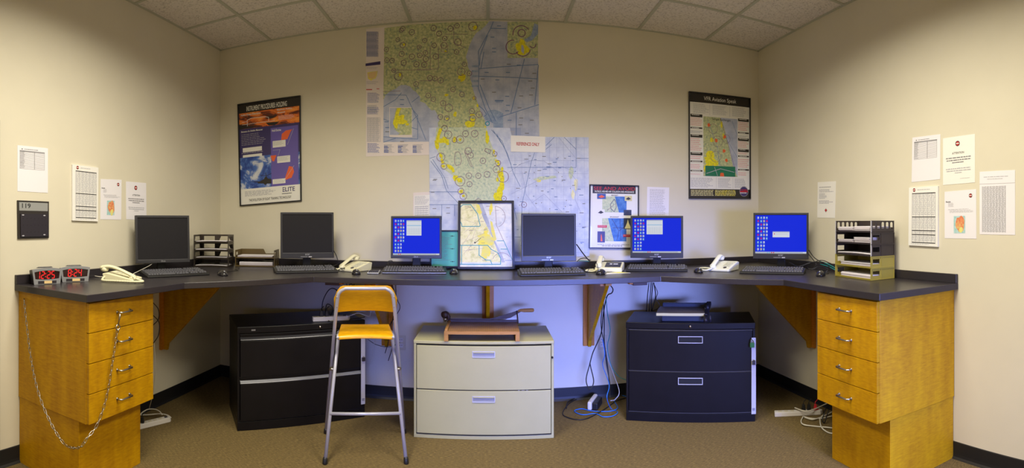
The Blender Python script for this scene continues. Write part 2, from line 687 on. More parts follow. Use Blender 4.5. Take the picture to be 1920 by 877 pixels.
pedestal('drawer_pedestal', 'maple four-drawer pedestal under the left counter end, draped with a chain',
         (-1.806, 1.628), (-1.806, 2.135), (XL + .003, 2.135), (XL + .003, 1.582),
         [(-1.868, 1.634), (-1.868, 2.112), (XL + .003, 2.112), (XL + .003, 1.588)], (1, 0, 0), (0, 1, 0), .388)
pedestal('drawer_pedestal', 'maple four-drawer pedestal under the right counter end, no chain',
         (1.806, 1.698), (1.806, 2.184), (XR - .003, 2.184), (XR - .003, 1.625),
         [(1.893, 1.704), (1.893, 2.172), (XR - .003, 2.172), (XR - .003, 1.632)], (-1, 0, 0), (0, 1, 0), .372)


# ---------------------------------------------------------------- wooden gusset brackets
def bracket(label, wallp, out, side, length, zb=.43):
    """wallp on the wall, out = direction into the room, side = along the wall"""
    o, out, side = Vector(wallp), Vector(out), Vector(side)
    t = thing('counter_bracket', label, 'bracket', (o.x, o.y, zb), group='wooden brackets under the counter')
    M = MB()
    q = [o - side * .045, o + side * .045, o + side * .045 + out * .022, o - side * .045 + out * .022]
    M.hull([v + Vector((0, 0, zb)) for v in q], [v + Vector((0, 0, CB)) for v in q], 'maple_edge')
    M.build('wall_cleat', t, world=True, bevel=.002)
    prof = [(.022, zb), (.05, zb), (.06, zb + .05), (length, CB - .03), (length, CB), (.022, CB)]
    g_ = MB()
    g_.hull([o + out * a - side * .013 + Vector((0, 0, h)) for a, h in prof], [o + out * a + side * .013 + Vector((0, 0, h)) for a, h in prof], 'maple')
    g_.build('gusset', t, world=True, bevel=.0015)
    r_ = MB()
    for s_ in (-1, 1):
        q = [o + out * .022 + side * s_ * .013, o + out * .022 + side * s_ * .04, o + out * (length - .04) + side * s_ * .04, o + out * (length - .04) + side * s_ * .013]
        r_.hull([v + Vector((0, 0, CB - .035)) for v in q], [v + Vector((0, 0, CB)) for v in q], 'maple_edge')
    r_.build('top_cleat', t, world=True)


bracket('wooden triangular counter bracket fixed to the left wall', (XL, 2.92, 0), (1, 0, 0), (0, 1, 0), .56)
bracket('wooden counter bracket on the back wall, half hidden behind the bar stool', (-.80, YB, 0), (0, -1, 0), (1, 0, 0), .62)
bracket('wooden counter bracket at the middle of the back wall, above the cream cabinet', (0, YB, 0), (0, -1, 0), (1, 0, 0), .40)
bracket('wooden counter bracket on the back wall above the blue cables', (.80, YB, 0), (0, -1, 0), (1, 0, 0), .62)
bracket('wooden triangular counter bracket fixed to the right wall', (XR, 2.965, 0), (-1, 0, 0), (0, 1, 0), .56)

for px, lab in ((625, 'small dark tray screwed under the counter behind the bar stool'), (1198, 'small dark tray screwed under the counter above the right black cabinet')):
    p = ATZ(px, 531.5, 1.0)
    p = AT(px, 531, 3.25)
    m = MB().box((p.x, p.y, CB - .011), (.10, .06, .022), 'iron_dark').box((p.x + (.06 if px < 900 else -.06), p.y, CB - .007), (.03, .05, .014), 'maple_edge')
    tag(m.build('under_counter_tray', bevel=.002), lab, 'tray')


# ---------------------------------------------------------------- filing cabinets
def frame2(origin, ang):
    return Matrix.Translation(origin) @ Matrix.Rotation(ang, 4, 'Z')


def file_cabinet(label, fl, ang, W, D, H, m, style):
    """fl = front left foot; local x to the right, y into the cabinet"""
    t = thing('filing_cabinet', label, 'filing cabinet', (fl[0], fl[1], 0), ang)
    b = MB()
    b.box((W / 2, D / 2 + .011, .0325), (W, D - .022, .065), m)
    b.box((W / 2, D / 2 + .012, H / 2 + .02), (W - .001, D - .026, H - .09), m)
    for x_ in (.008, W - .008):
        b.box((x_, .012, H / 2), (.016, .024, H - .012), m)
    b.box((W / 2, .012, .03 if style != 'cream' else .012), (W, .026, .06 if style != 'cream' else .024), m)
    b.build('body', t, bevel=.002)
    top_t = .022 if style == 'cream' else .045
    MB().box((W / 2, D / 2 - .001, H - top_t / 2), (W + .004, D + .004, top_t), m).build('top', t, bevel=.004)
    zb = .068 if style != 'cream' else .030
    zt = H - top_t - .006
    hh = (zt - zb) / 2
    for k in range(2):
        z0 = zb + k * hh + .003
        z1 = zb + (k + 1) * hh - .003
        dm = MB()
        if style == 'pull':
            dm.box((W / 2, .004, (z0 + z1 - .04) / 2), (W - .04, .026, z1 - z0 - .04), m)
        else:
            dm.box((W / 2, .004, (z0 + z1) / 2), (W - .04, .022, z1 - z0), m)
        dr = dm.build('drawer', t, bevel=.003)
        if style == 'pull':
            pl = MB()
            prof = [(-.006, z1 - .04), (-.014, z1 - .034), (-.012, z1 - .03), (.0, z1 - .026), (.012, z1 - .016), (.012, z1 - .04)]
            pl.hull([(.02, a, h) for a, h in prof], [(W - .02, a, h) for a, h in prof], 'silver_plastic' if k == 0 else 'black_metal_edge')
            pl.build('handle', dr)
            MB().box((W / 2, .014, z1 - .012), (W - .044, .012, .02), 'black_metal').build('pull_recess', dr)
        else:
            cx = W * (.50 if style == 'frame' else .5)
            zc = z1 - (.062 if style == 'frame' else .052)
            hw, hv = (.085, .022) if style == 'frame' else (.072, .018)
            fr = MB()
            mm = 'alu'
            for sx in (-1, 1):
                fr.box((cx + sx * hw, -.009, zc), (.004, .006, hv * 2), mm)
                fr.box((cx, -.009, zc + sx * hv), (hw * 2 + .004, .006, .004), mm)
            fr.build('handle', dr)
            MB().box((cx, -.0072, zc), (hw * 2 - .003, .002, hv * 2 - .003), 'dark_gap' if style == 'frame' else 'silver_plastic').build('label_recess', dr)
            if style == 'cream':
                MB().box((cx, -.0105, zc + hv - .006), (hw * 1.9, .008, .006), 'cream_metal').build('grip_lip', dr, bevel=.001)
    ln = MB()
    for z_ in (zb, zb + hh, zt):
        ln.box((W / 2, .0035, z_), (W - .036, .016, .005), 'dark_gap' if style != 'frame' else 'black_metal_edge')
    ln.build('drawer_gap', t)
    return t


c1 = file_cabinet('black two-drawer filing cabinet behind the bar stool, silver strip pulls', (-1.623, 2.820), math.atan2(.564, .735), .926, .46, .705, 'black_metal', 'pull')
c2 = file_cabinet('cream two-drawer lateral filing cabinet under the middle of the counter', (-.487, 3.128), -.006, .918, .46, .640, 'cream_metal', 'cream')
c3 = file_cabinet('black two-drawer filing cabinet under the right counter with two metal label holders', (.975, 3.293), math.atan2(-.394, .828), .917, .42, .703, 'black_metal', 'frame')
# locks, tag and locking bars
MB().cyl((.585, -.002, .680), (.585, -.012, .680), .009, 'steel').build('lock', c1)
MB().box((.11, -.004, .682), (.028, .004, .010), 'silver_plastic').build('name_tag', c1)
MB().cyl((.458, -.002, .680), (.458, -.013, .680), .0095, 'steel').build('lock', c3)
MB().cyl((.907, -.001, .53), (.907, -.008, .53), .007, 'dark_gap').build('lock', c2)
wm = MB()
for x_, w_ in ((.688, .012), (.715, .018), (.742, .012)):
    wm.box((x_, -.0074, .322), (w_, .0006, .0035), 'ink_soft')
wm.build('drawer_scuff', c2)


def lock_bar(cab, x, z0, z1, lab, green):
    b = thing('locking_bar', lab, 'locking bar', cab.location + Matrix.Rotation(cab.rotation_euler.z, 3, 'Z') @ Vector((x, -.016, z0)), cab.rotation_euler.z)
    h = z1 - z0
    MB().plate([(-.016, 0), (.016, 0), (.016, h), (-.016, h)], [[(-.006, h * .66), (.006, h * .66), (.006, h * .69), (-.006, h * .69)]], .004, 'alu', Matrix.Rotation(PI / 2, 4, 'X')).build('bar', b, bevel=.001)
    k = MB()
    k.tube([(-.004, -.008, h * .70), (-.004, -.010, h * .715), (.004, -.010, h * .715), (.004, -.008, h * .70)], .0025, 'steel', 6)
    k.box((0, -.012, h * .675), (.022, .014, .026), 'sign_black')
    k.build('hasp', b, bevel=.001)
    MB().box((0, -.006, .035), (.018, .003, .018), 'ink_soft').build('bolt', b)
    if green:
        p = cab.location + Matrix.Rotation(cab.rotation_euler.z, 3, 'Z') @ Vector((x - .012, -.030, z1 - .045))
        t = thing('padlock', 'small green padlock hanging on the bar of the right black cabinet', 'padlock', p - Vector((0, 0, .022)), cab.rotation_euler.z)
        MB().box((0, 0, .018), (.032, .016, .034), 'lock_green').build('body', t, bevel=.003)
        MB().tube(crom([(-.009, 0, .032), (-.009, 0, .05), (0, 0, .060), (.009, 0, .05), (.009, 0, .032)], 5), .003, 'steel', 8).build('shackle', t)


lock_bar(c1, .905, .10, .585, 'light metal locking bar upright on the black cabinet behind the stool', False)
lock_bar(c3, .905, .06, .60, 'light metal locking bar with a green padlock on the right black cabinet', True)

# ---------------------------------------------------------------- bar stool
yaw = math.atan2(-.262, .965) * -1  # right direction (.965,.262)
so = (-.707 + .0, 2.713, 0)
st = thing('bar_stool', 'folding bar stool with honey wood seat and backrest on grey tube legs', 'stool', (so[0], so[1], 0), yaw)
R = .0112


def stube(pts, name, parent=st, r=R):
    return MB().tube(pts, r, 'grey_tube', 12).build(name, parent)


def seat_pt(x, s, z):
    return Vector((x, s, z))


# back frame: inverted U leaning forward to the far feet
bx, fx = .168, .262
zt = 1.018
top = [(-fx, .405, .02), (-bx - .013, .115, .86), (-bx, .085, .955)]
arc = [(-bx + .006, .078, .985), (-bx + .022, .074, 1.004), (-bx + .048, .072, zt)]
pts = top + arc + [(-x_, y_, z_) for x_, y_, z_ in arc[::-1]] + [(-x_, y_, z_) for x_, y_, z_ in top[::-1]]
stube(pts, 'back_frame')
# seat frame: legs from under the seat to the near feet
for sx in (-1, 1):
    stube([(sx * .236, .0, .02), (sx * .196, .16, .44), (sx * .168, .27, .715)], 'leg')
    stube([(sx * .168, .27, .715), (sx * .166, .05, .728)], 'seat_rail', r=.009)
    MB().cyl((sx * .19, .19, .498), (sx * .225, .19, .498), .008, 'steel').build('pivot', st)
stube([(-.214, .085, .262), (.214, .085, .262)], 'stretcher', r=.0095)
for sx, yy in ((-.238, -.002), (.238, -.002), (-.262, .407), (.262, .407)):
    MB().tube([(sx, yy, 0), (sx, yy, .004), (sx * .995, yy + (.006 if yy < .2 else -.006), .03), (sx * .99, yy + (.008 if yy < .2 else -.008), .036)], [.013, .0155, .0145, .012], 'black_plastic', 14).build('foot', st)
# seat: curved ply, lips down at the near edge
rings = []
for s_, z_ in ((.055, .724), (.062, .734), (.085, .738), (.16, .742), (.26, .744), (.34, .745), (.375, .740), (.383, .732)):
    w = .166 - .010 * (s_ - .05) / .33
    row = []
    for i in range(13):
        q = i / 12 * 2 - 1
        row.append((q * w, s_, z_ + (.009 * (1 - q * q) if s_ < .1 else 0)))
    rings.append(row + [(a, b, c - .011) for a, b, c in row[::-1]])
MB().loft(rings, 'stool_wood').build('seat', st, bevel=.002)
# backrest ply wrapped behind the tube
rings = []
N = 20
for i in range(N + 1):
    q = i / N * 2 - 1
    xx = q * .190
    zt_ = 1.032 if abs(q) < .72 else 1.032 - .075 * ((abs(q) - .72) / .28) ** 2
    zb_ = .873 - .0 * (1 - q * q) if abs(q) < .9 else .878
    zb_ = .862 + .012 * (1 - q * q)
    yy = .137 - .010 * q * q
    lean = .046
    rings.append([(xx, yy, zb_), (xx, yy - lean, zt_), (xx, yy - lean + .010, zt_), (xx, yy + .010, zb_)])
MB().loft(rings, 'stool_wood').build('backrest', st, bevel=.002)
for sx in (-1, 1):
    for z_ in (.905, .965):
        MB().cyl((sx * (bx + .004), .083 + (.965 - z_) * .28, z_), (sx * (bx + .004), .078 + (.965 - z_) * .28 - .006, z_), .004, 'steel', 8).build('screw', st)


# ---------------------------------------------------------------- monitors
ICONS = [(.055, .07, 'scr_white'), (.115, .07, 'scr_cyan'), (.17, .07, 'scr_white'), (.225, .07, 'scr_cyan'),
         (.055, .16, 'scr_red'), (.115, .16, 'scr_cyan'), (.17, .16, 'scr_yellow'), (.225, .16, 'scr_red'),
         (.055, .25, 'scr_white'), (.115, .25, 'scr_red'), (.17, .25, 'scr_yellow'), (.225, .25, 'scr_white'),
         (.055, .34, 'scr_cyan'), (.115, .34, 'scr_white'), (.17, .34, 'scr_yellow'), (.225, .34, 'scr_white'),
         (.055, .43, 'scr_white'), (.115, .43, 'scr_red'), (.17, .43, 'scr_cyan'), (.225, .43, 'scr_white'),
         (.055, .52, 'scr_red'), (.115, .52, 'scr_white'), (.17, .52, 'scr_yellow'), (.225, .52, 'scr_white'),
         (.055, .61, 'scr_white'), (.115, .61, 'scr_red'), (.17, .61, 'scr_white'), (.225, .61, 'scr_cyan'),
         (.055, .71, 'scr_cyan'), (.115, .71, 'scr_cyan'), (.17, .71, 'scr_white'),
         (.055, .80, 'scr_cyan'), (.115, .80, 'scr_white'), (.17, .80, 'scr_white'),
         (.055, .89, 'scr_white'), (.115, .89, 'scr_yellow'), (.17, .89, 'scr_cyan')]


def monitor(label, loc, yaw, w, h, zb, brand, content, group, tilt=.05):
    t = thing('computer_monitor', label, 'monitor', (loc[0], loc[1], CS), yaw, group)
    M = Matrix.Translation((0, 0, zb)) @ Matrix.Rotation(-tilt, 4, 'X')
    bs, bt, bb = .0165, .018, (.042 if brand == 'acer' else .026)
    fr = MB()
    fr.plate([(-w / 2, 0), (w / 2, 0), (w / 2, h), (-w / 2, h)],
             [[(-w / 2 + bs, bb), (w / 2 - bs, bb), (w / 2 - bs, h - bt), (-w / 2 + bs, h - bt)]], .028, 'bezel_dark',
             M @ Matrix.Translation((0, .014, 0)) @ Matrix.Rotation(PI / 2, 4, 'X'))
    fr.build('bezel', t, bevel=.003)
    MB().hull([(-w / 2 + .004, .014, .004), (w / 2 - .004, .014, .004), (w / 2 - .004, .014, h - .004), (-w / 2 + .004, .014, h - .004)],
              [(-w / 2 + .06, .052, .05), (w / 2 - .06, .052, .05), (w / 2 - .06, .052, h - .05), (-w / 2 + .06, .052, h - .05)], 'black_plastic', M).build('back_shell', t, bevel=.003)
    pl = Plane(M @ Vector((0, -.0085, 0)), (1, 0, 0), M.to_3x3() @ Vector((0, 0, 1)))
    x0, x1, z0, z1 = -w / 2 + bs - .001, w / 2 - bs + .001, bb - .001, h - bt + .001
    s = Sheet(pl, (x0, z1), (x1, z1), (x1, z0), (x0, z0), lay=.0004)
    if content is None:
        s.base('screen_off', .004)
    else:
        s.base('scr_blue', .004)
        for a, b, m in ICONS:
            s.rect(a - .016, b - .024, a + .016, b + .022, m, 1)
            s.rect(a - .010, b - .010, a + .002, b + .012, 'scr_blue' if m != 'scr_cyan' else 'scr_white', 2)
            s.rect(a - .018, b + .030, a + .018, b + .037, 'scr_cyan', 1)
        s.rect(0, .955, 1, 1, 'scr_grey', 1)
        for a in (.03, .07, .11, .15):
            s.rect(a + .2 * (content != 'left'), .965, a + .022 + .2 * (content != 'left'), .99, 'scr_red' if a > .1 else 'scr_cyan', 2)
        s.rect(.93, .965, .99, .99, 'scr_white', 2)
        if content in ('left', 'mid'):
            a0, a1 = (.29, .61) if content == 'left' else (.29, .62)
            s.rect(a0, .055, a1, .47, 'scr_white', 1)
            s.rect(a0, .055, a1, .085, 'scr_grey', 2)
            s.rect(a0 + .01, .19, a1 - .01, .205, 'scr_cyan', 2)
            for i in range(6):
                s.rect(a0 + .02, .28 + .03 * i, a1 - .02, .286 + .03 * i, 'scr_grey', 2)
            for i in range(7):
                x_ = a0 + .02 + (a1 - a0 - .04) * i / 6
                s.rect(x_ - .001, .27, x_ + .002, .44, 'scr_grey', 2)
        else:
            s.rect(.34, .43, .67, .58, 'scr_white', 1)
            s.rect(.34, .43, .67, .455, 'scr_grey', 2)
            s.rect(.365, .48, .385, .505, 'scr_red', 2)
            s.rect(.40, .49, .63, .50, 'scr_grey', 2)
    s.build('screen', t)
    lg = Sheet(Plane(M @ Vector((0, -.0142, 0)), (1, 0, 0), M.to_3x3() @ Vector((0, 0, 1))), (-w / 2, h), (w / 2, h), (w / 2, 0), (-w / 2, 0), lay=.0003)
    if brand == 'acer':
        lg.text('acer', .455, 1 - .034 / h, .545, 1 - .022 / h, 'silver_plastic', 1, True)
        lg.rect(.37, 1 - .013 / h, .50, 1 - .009 / h, 'silver_plastic', 1)
        lg.rect(.52, 1 - .014 / h, .58, 1 - .007 / h, 'alu', 1)
    else:
        lg.ring(.47, 1 - .013 / h, .006, .002, 'silver_plastic', 1)
        lg.text('LG', .49, 1 - .017 / h, .535, 1 - .008 / h, 'silver_plastic', 1, True)
    lg.text('17"', .93, .012 / h, .97, .018 / h, 'ink_soft', 1) if False else None
    lg.build('logo', t)
    nk = MB()
    nk.hull([(-.032, .03, .012), (.032, .03, .012), (.032, .055, .012), (-.032, .055, .012)], [(-.028, .018, zb + .06), (.028, .018, zb + .06), (.028, .05, zb + .06), (-.028, .05, zb + .06)], 'black_plastic')
    nk.build('neck', t, bevel=.004)
    ov = [(.105 * math.cos(2 * PI * i / 28), .042 + .068 * math.sin(2 * PI * i / 28)) for i in range(28)]
    bm_ = MB().hull([(x_, y_, 0) for x_, y_ in ov], [(x_ * .96, (y_ - .042) * .94 + .042, .012) for x_, y_ in ov], 'black_plastic')
    bm_.build('base', t, bevel=.003)
    return t


g_on, g_off = 'switched-on monitors on the counter', 'dark monitors on the counter'
monitor('dark black monitor at the left end of the counter beside the phone', AT(305.5, 480, 3.42), math.radians(57), .405, .338, .074, 'lg', None, g_off)
monitor('dark black monitor beside the two-tier brown letter tray', AT(576.3, 480, 3.69), .50, .412, .352, .088, 'acer', None, g_off)
monitor('blue-lit monitor nearest the teal framed sheet', AT(780.5, 480, 3.60), .09, .382, .318, .092, 'lg', 'left', g_on)
monitor('dark black monitor in front of the wall chart, right of the framed map', AT(1029, 480, 3.48), -.02, .40, .346, .080, 'acer', None, g_off)
monitor('blue-lit monitor overlapping the framed red-titled poster', AT(1231.5, 480, 3.75), -.38, .412, .330, .084, 'acer', 'mid', g_on)
monitor('blue-lit monitor showing a small message box, in the right corner', AT(1464, 480, 3.66), -.70, .424, .352, .084, 'acer', 'right', g_on)


# ---------------------------------------------------------------- keyboards and mice
def keyboard(label, lf, rf, silver=False):
    lf, rf = ATZ(*lf, CT), ATZ(*rf, CT)
    d_ = rf - lf
    w, dp = .455, .158
    ang = math.atan2(d_.y, d_.x)
    c = (lf + rf) / 2
    t = thing('keyboard', label, 'keyboard', (c.x, c.y, CS), ang, 'keyboards on the counter')
    b = MB()
    prof = [(0, .0), (0, .010), (.012, .016), (dp - .01, .034), (dp, .030), (dp, 0)]
    b.hull([(-w / 2, y_, z_) for y_, z_ in prof], [(w / 2, y_, z_) for y_, z_ in prof], 'black_plastic')
    b.build('case', t, bevel=.003)
    if silver:
        MB().box((0, -.0005, .006), (w - .004, .003, .005), 'silver_plastic').build('edge_strip', t)
    k = MB()
    slope = math.atan2(.018, dp - .022)
    for r in range(6):
        y_ = .022 + r * .0215 + (.004 if r == 5 else 0)
        z_ = .0175 + (y_ - .012) * math.tan(slope)
        x_ = -w / 2 + .014
        lim = w / 2 - .012
        while x_ < lim - .012:
            kw = .0175
            if r == 0 and -.12 < x_ < -.10:
                kw = .105
            elif random.random() < .06:
                kw = .026
            if .073 < x_ < .083 or .142 < x_ < .150:
                x_ += .010
            if r in (2,) and .083 < x_ < .142:
                x_ += .02
                continue
            if x_ + kw > lim:
                break
            q = [(x_, y_), (x_ + kw, y_), (x_ + kw, y_ + .018), (x_, y_ + .018)]
            cx_, cy_ = x_ + kw / 2, y_ + .009
            k.hull([(a, e, z_ + (e - y_) * .13 - .003) for a, e in q], [(cx_ + (a - cx_) * .78, cy_ + (e - cy_) * .72, z_ + (e - y_) * .13 + .0065) for a, e in q], 'key_plastic')
            x_ += kw + .0015
    k.build('key_field', t)
    return t


keyboard('black keyboard on the left counter arm beside the cream phone', (275, 521.6), (395, 515.5))
keyboard('black keyboard on the counter in front of the brown letter tray side', (518.5, 513), (633.4, 510.7))
keyboard('black keyboard with a pale front edge, behind the bar stool top', (716.5, 513), (836.6, 513.6), True)
keyboard('black keyboard in front of the dark monitor right of the framed map', (975.4, 518.4), (1099, 515.6))
keyboard('black keyboard below the monitor that covers the red-titled poster', (1171.8, 508.8), (1291, 509.2))
keyboard('black keyboard at the right corner, beside the white phone with a coiled loop', (1384, 513), (1509, 515.4))


def mouse(label, px, py, yaw, glossy=False):
    p = ATZ(px, py, CT)
    t = thing('computer_mouse', label, 'mouse', (p.x, p.y + .03, CS), yaw, 'black mice on the counter')
    rings = []
    for i in range(9):
        q = i / 8
        y_ = -.055 + .11 * q
        w = .031 * math.sin(PI * (.16 + .68 * q)) ** .6 if 0 < q < 1 else .016
        hh = .036 * math.sin(PI * (.13 + .76 * q)) ** .8
        row = [(w * math.cos(a), y_, max(0.0, hh * math.sin(a))) for a in [PI * j / 10 for j in range(11)]]
        rings.append(row)
    MB().loft(rings, 'mouse_black').build('shell', t)
    MB().cyl((-.004, -.034, .029), (.004, -.034, .029), .007, 'silver_plastic', 12).build('scroll_wheel', t)
    MB().tube(crom([(0, .05, .012), (.004, .085, .004), (.03, .12, .003), (.02, .17, .003)], 6), .0018, 'cable_black', 6).build('cord', t)
    return t


mouse('black mouse on the counter between the left keyboard and the tray stacks', 413, 517, .9)
mouse('black mouse beside the grey pocket calculator', 665.6, 514.4, .4)
mouse('small black mouse just left of the framed map', 850, 513.5, .1)
mouse('black mouse lying by the cream phone with the dark panel', 1129, 514.5, -.6)
mouse('black mouse alone on the counter left of the white phone cord loop', 1312.8, 511.2, -.2)
mouse('black mouse beside the tall five-tier letter tray stack', 1544.3, 517.5, -.9)


# ---------------------------------------------------------------- phones
def phone(label, loc, yaw, m, style, cord):
    t = thing('desk_phone', label, 'telephone', (loc[0], loc[1], CS), yaw, 'corded phones on the counter')
    W, D = (.20, .19) if style == 'panel' else (.165, .205)
    zf, zk = (.030, .062) if style == 'panel' else (.016, .052) if style == 'side' else (.018, .066)
    b = MB()
    prof = [(-D / 2, 0), (-D / 2, zf), (D / 2 - .03, zk), (D / 2, zk - .006), (D / 2 - .012, 0)]
    b.hull([(-W / 2, y_, z_) for y_, z_ in prof], [(W / 2, y_, z_) for y_, z_ in prof], m)
    b.build('base', t, bevel=.006, seg=3)
    sl = math.atan2(zk - zf, D - .03)
    M = Matrix.Translation((0, -D / 2, zf)) @ Matrix.Rotation(sl, 4, 'X')
    kp = MB()
    if style == 'panel':
        kp.box((.028, .085, .001), (.115, .12, .004), 'sign_black', M)
        kp.box((.01, .095, .0035), (.018, .016, .003), 'poster_white', M)
        kp.box((.045, .095, .0035), (.034, .014, .003), 'poster_white', M)
        kp.build('dark_panel', t)
    else:
        for r in range(4):
            for c in range(3):
                kp.box((.018 + c * .02, .058 + r * .021, .002), (.014, .013, .006), 'phone_key', M)
        kp.box((.04, .150, .001), (.07, .012, .004), 'phone_key', M)
        kp.build('keypad', t, bevel=.001)
        sp_ = MB()
        sp_.tube([(0, 0, 0), (0, 0, .003)], .013, 'sign_black', 14, M @ Matrix.Translation((.036, .034, 0)))
        sp_.build('speaker_disc', t)
    # handset on the left side
    hx = -W / 2 + .028
    hp = [(-D / 2 + .012, zf + .020), (-D / 2 + .035, zf + .034), (0, (zf + zk) / 2 + .046), (D / 2 - .06, zk + .040), (D / 2 - .02, zk + .026)]
    if style == 'side':
        hp = [(-D / 2 + .0, zf + .014), (-D / 2 + .035, zf + .030), (0, (zf + zk) / 2 + .040), (D / 2 - .04, zk + .036), (D / 2 + .016, zk + .028)]
    hp = [(p.y, p.z) for p in crom([Vector((0, a, c)) for a, c in hp], 5)]
    rings = []
    n_ = len(hp)
    for i, (y_, z_) in enumerate(hp):
        q = i / (n_ - 1)
        e = abs(q * 2 - 1)
        hw = .019 + .006 * e ** 3
        ht = .010 + .004 * e ** 2
        rings.append([(hx + hw * math.cos(a) * (1 if abs(math.cos(a)) > .3 else .9), y_, z_ + ht * math.sin(a)) for a in [2 * PI * j / 12 for j in range(12)]])
    hd = MB().loft(rings, m)
    for y_, z_ in (hp[2], hp[-3]):
        hd.tube([(hx, y_, z_ - .001), (hx, y_, z_ - .018), (hx, y_, z_ - .026)], [.022, .024, .020], m, 16)
    hd.build('handset', t)
    if cord:
        mb = MB()
        path = crom([Vector(p) for p in cord], 14)
        r0 = .0072
        mb.tube(path, r0 * .8, m, 8)
        # the coil shows as fine rings
        for i in range(0, len(path) - 1, 2):
            mb.tube([path[i], path[i] + (path[i + 1] - path[i]).normalized() * .003], r0, m, 10)
        mb.build('coiled_cord', t)
    return t


phone('cream phone with a long raised handset at the left end of the counter', (-2.07, 2.17), math.radians(112), 'phone_cream', 'side',
      [(-.05, -.10, .02), (-.055, -.15, .009), (-.09, -.16, .009), (-.115, -.11, .009), (-.118, .0, .009), (-.115, .08, .009), (-.10, .09, .016), (-.075, .085, .03)])
phone('small cream phone right of the brown-tray monitor, behind the calculator', (-.985, 3.47), math.radians(-28), 'phone_cream', 'keys',
      [(-.06, -.10, .02), (-.08, -.13, .008), (-.13, -.12, .008), (-.13, -.05, .008), (-.10, -.02, .01)])
phone('beige phone with a dark panel, near the yellow note', (.90, 3.47), math.radians(-22), 'phone_cream', 'panel',
      [(-.08, -.09, .02), (-.11, -.12, .008), (-.16, -.10, .008), (-.16, -.04, .008), (-.12, -.01, .01)])
phone('white phone with round speaker and coiled cord loop at the right corner', (1.715, 3.20), math.radians(-52), 'phone_white', 'keys',
      [(-.055, -.10, .02), (-.09, -.13, .008), (-.15, -.10, .008), (-.205, -.03, .008), (-.19, .04, .008), (-.13, .03, .008), (-.085, -.02, .02)])

p = ATZ(698, 513.4, CT)
t = thing('calculator', 'small grey pocket calculator lying on the counter', 'calculator', (p.x, p.y + .05, CS), .1)
MB().hull([(-.042, -.06, 0), (.042, -.06, 0), (.042, .06, 0), (-.042, .06, 0)], [(-.042, -.06, .009), (.042, -.06, .009), (.042, .06, .018), (-.042, .06, .018)], 'silver_plastic').build('body', t, bevel=.003)
k = MB()
for r in range(4):
    for c in range(5):
        k.box((-.028 + c * .014, -.045 + r * .017, .012 + r * .0013), (.009, .011, .006), 'sign_black')
k.box((0, .038, .0172), (.062, .02, .003), 'sign_black')
k.build('keypad', t)

p = ATZ(1153, 512.6, CT)
s = Sheet(Plane((p.x, p.y, CT + .0015), (1, .15, 0), (-.15, 1, 0)), (-.115, .07), (.07, .075), (.115, -.012), (-.085, -.018))
s.base('paper_warm', .0013)
s.rect(.55, .2, .98, .95, 'yellow_note', 1)
tag(s.build('note_sheet'), 'white and yellow note sheet on the counter in front of the beige phone', 'paper')


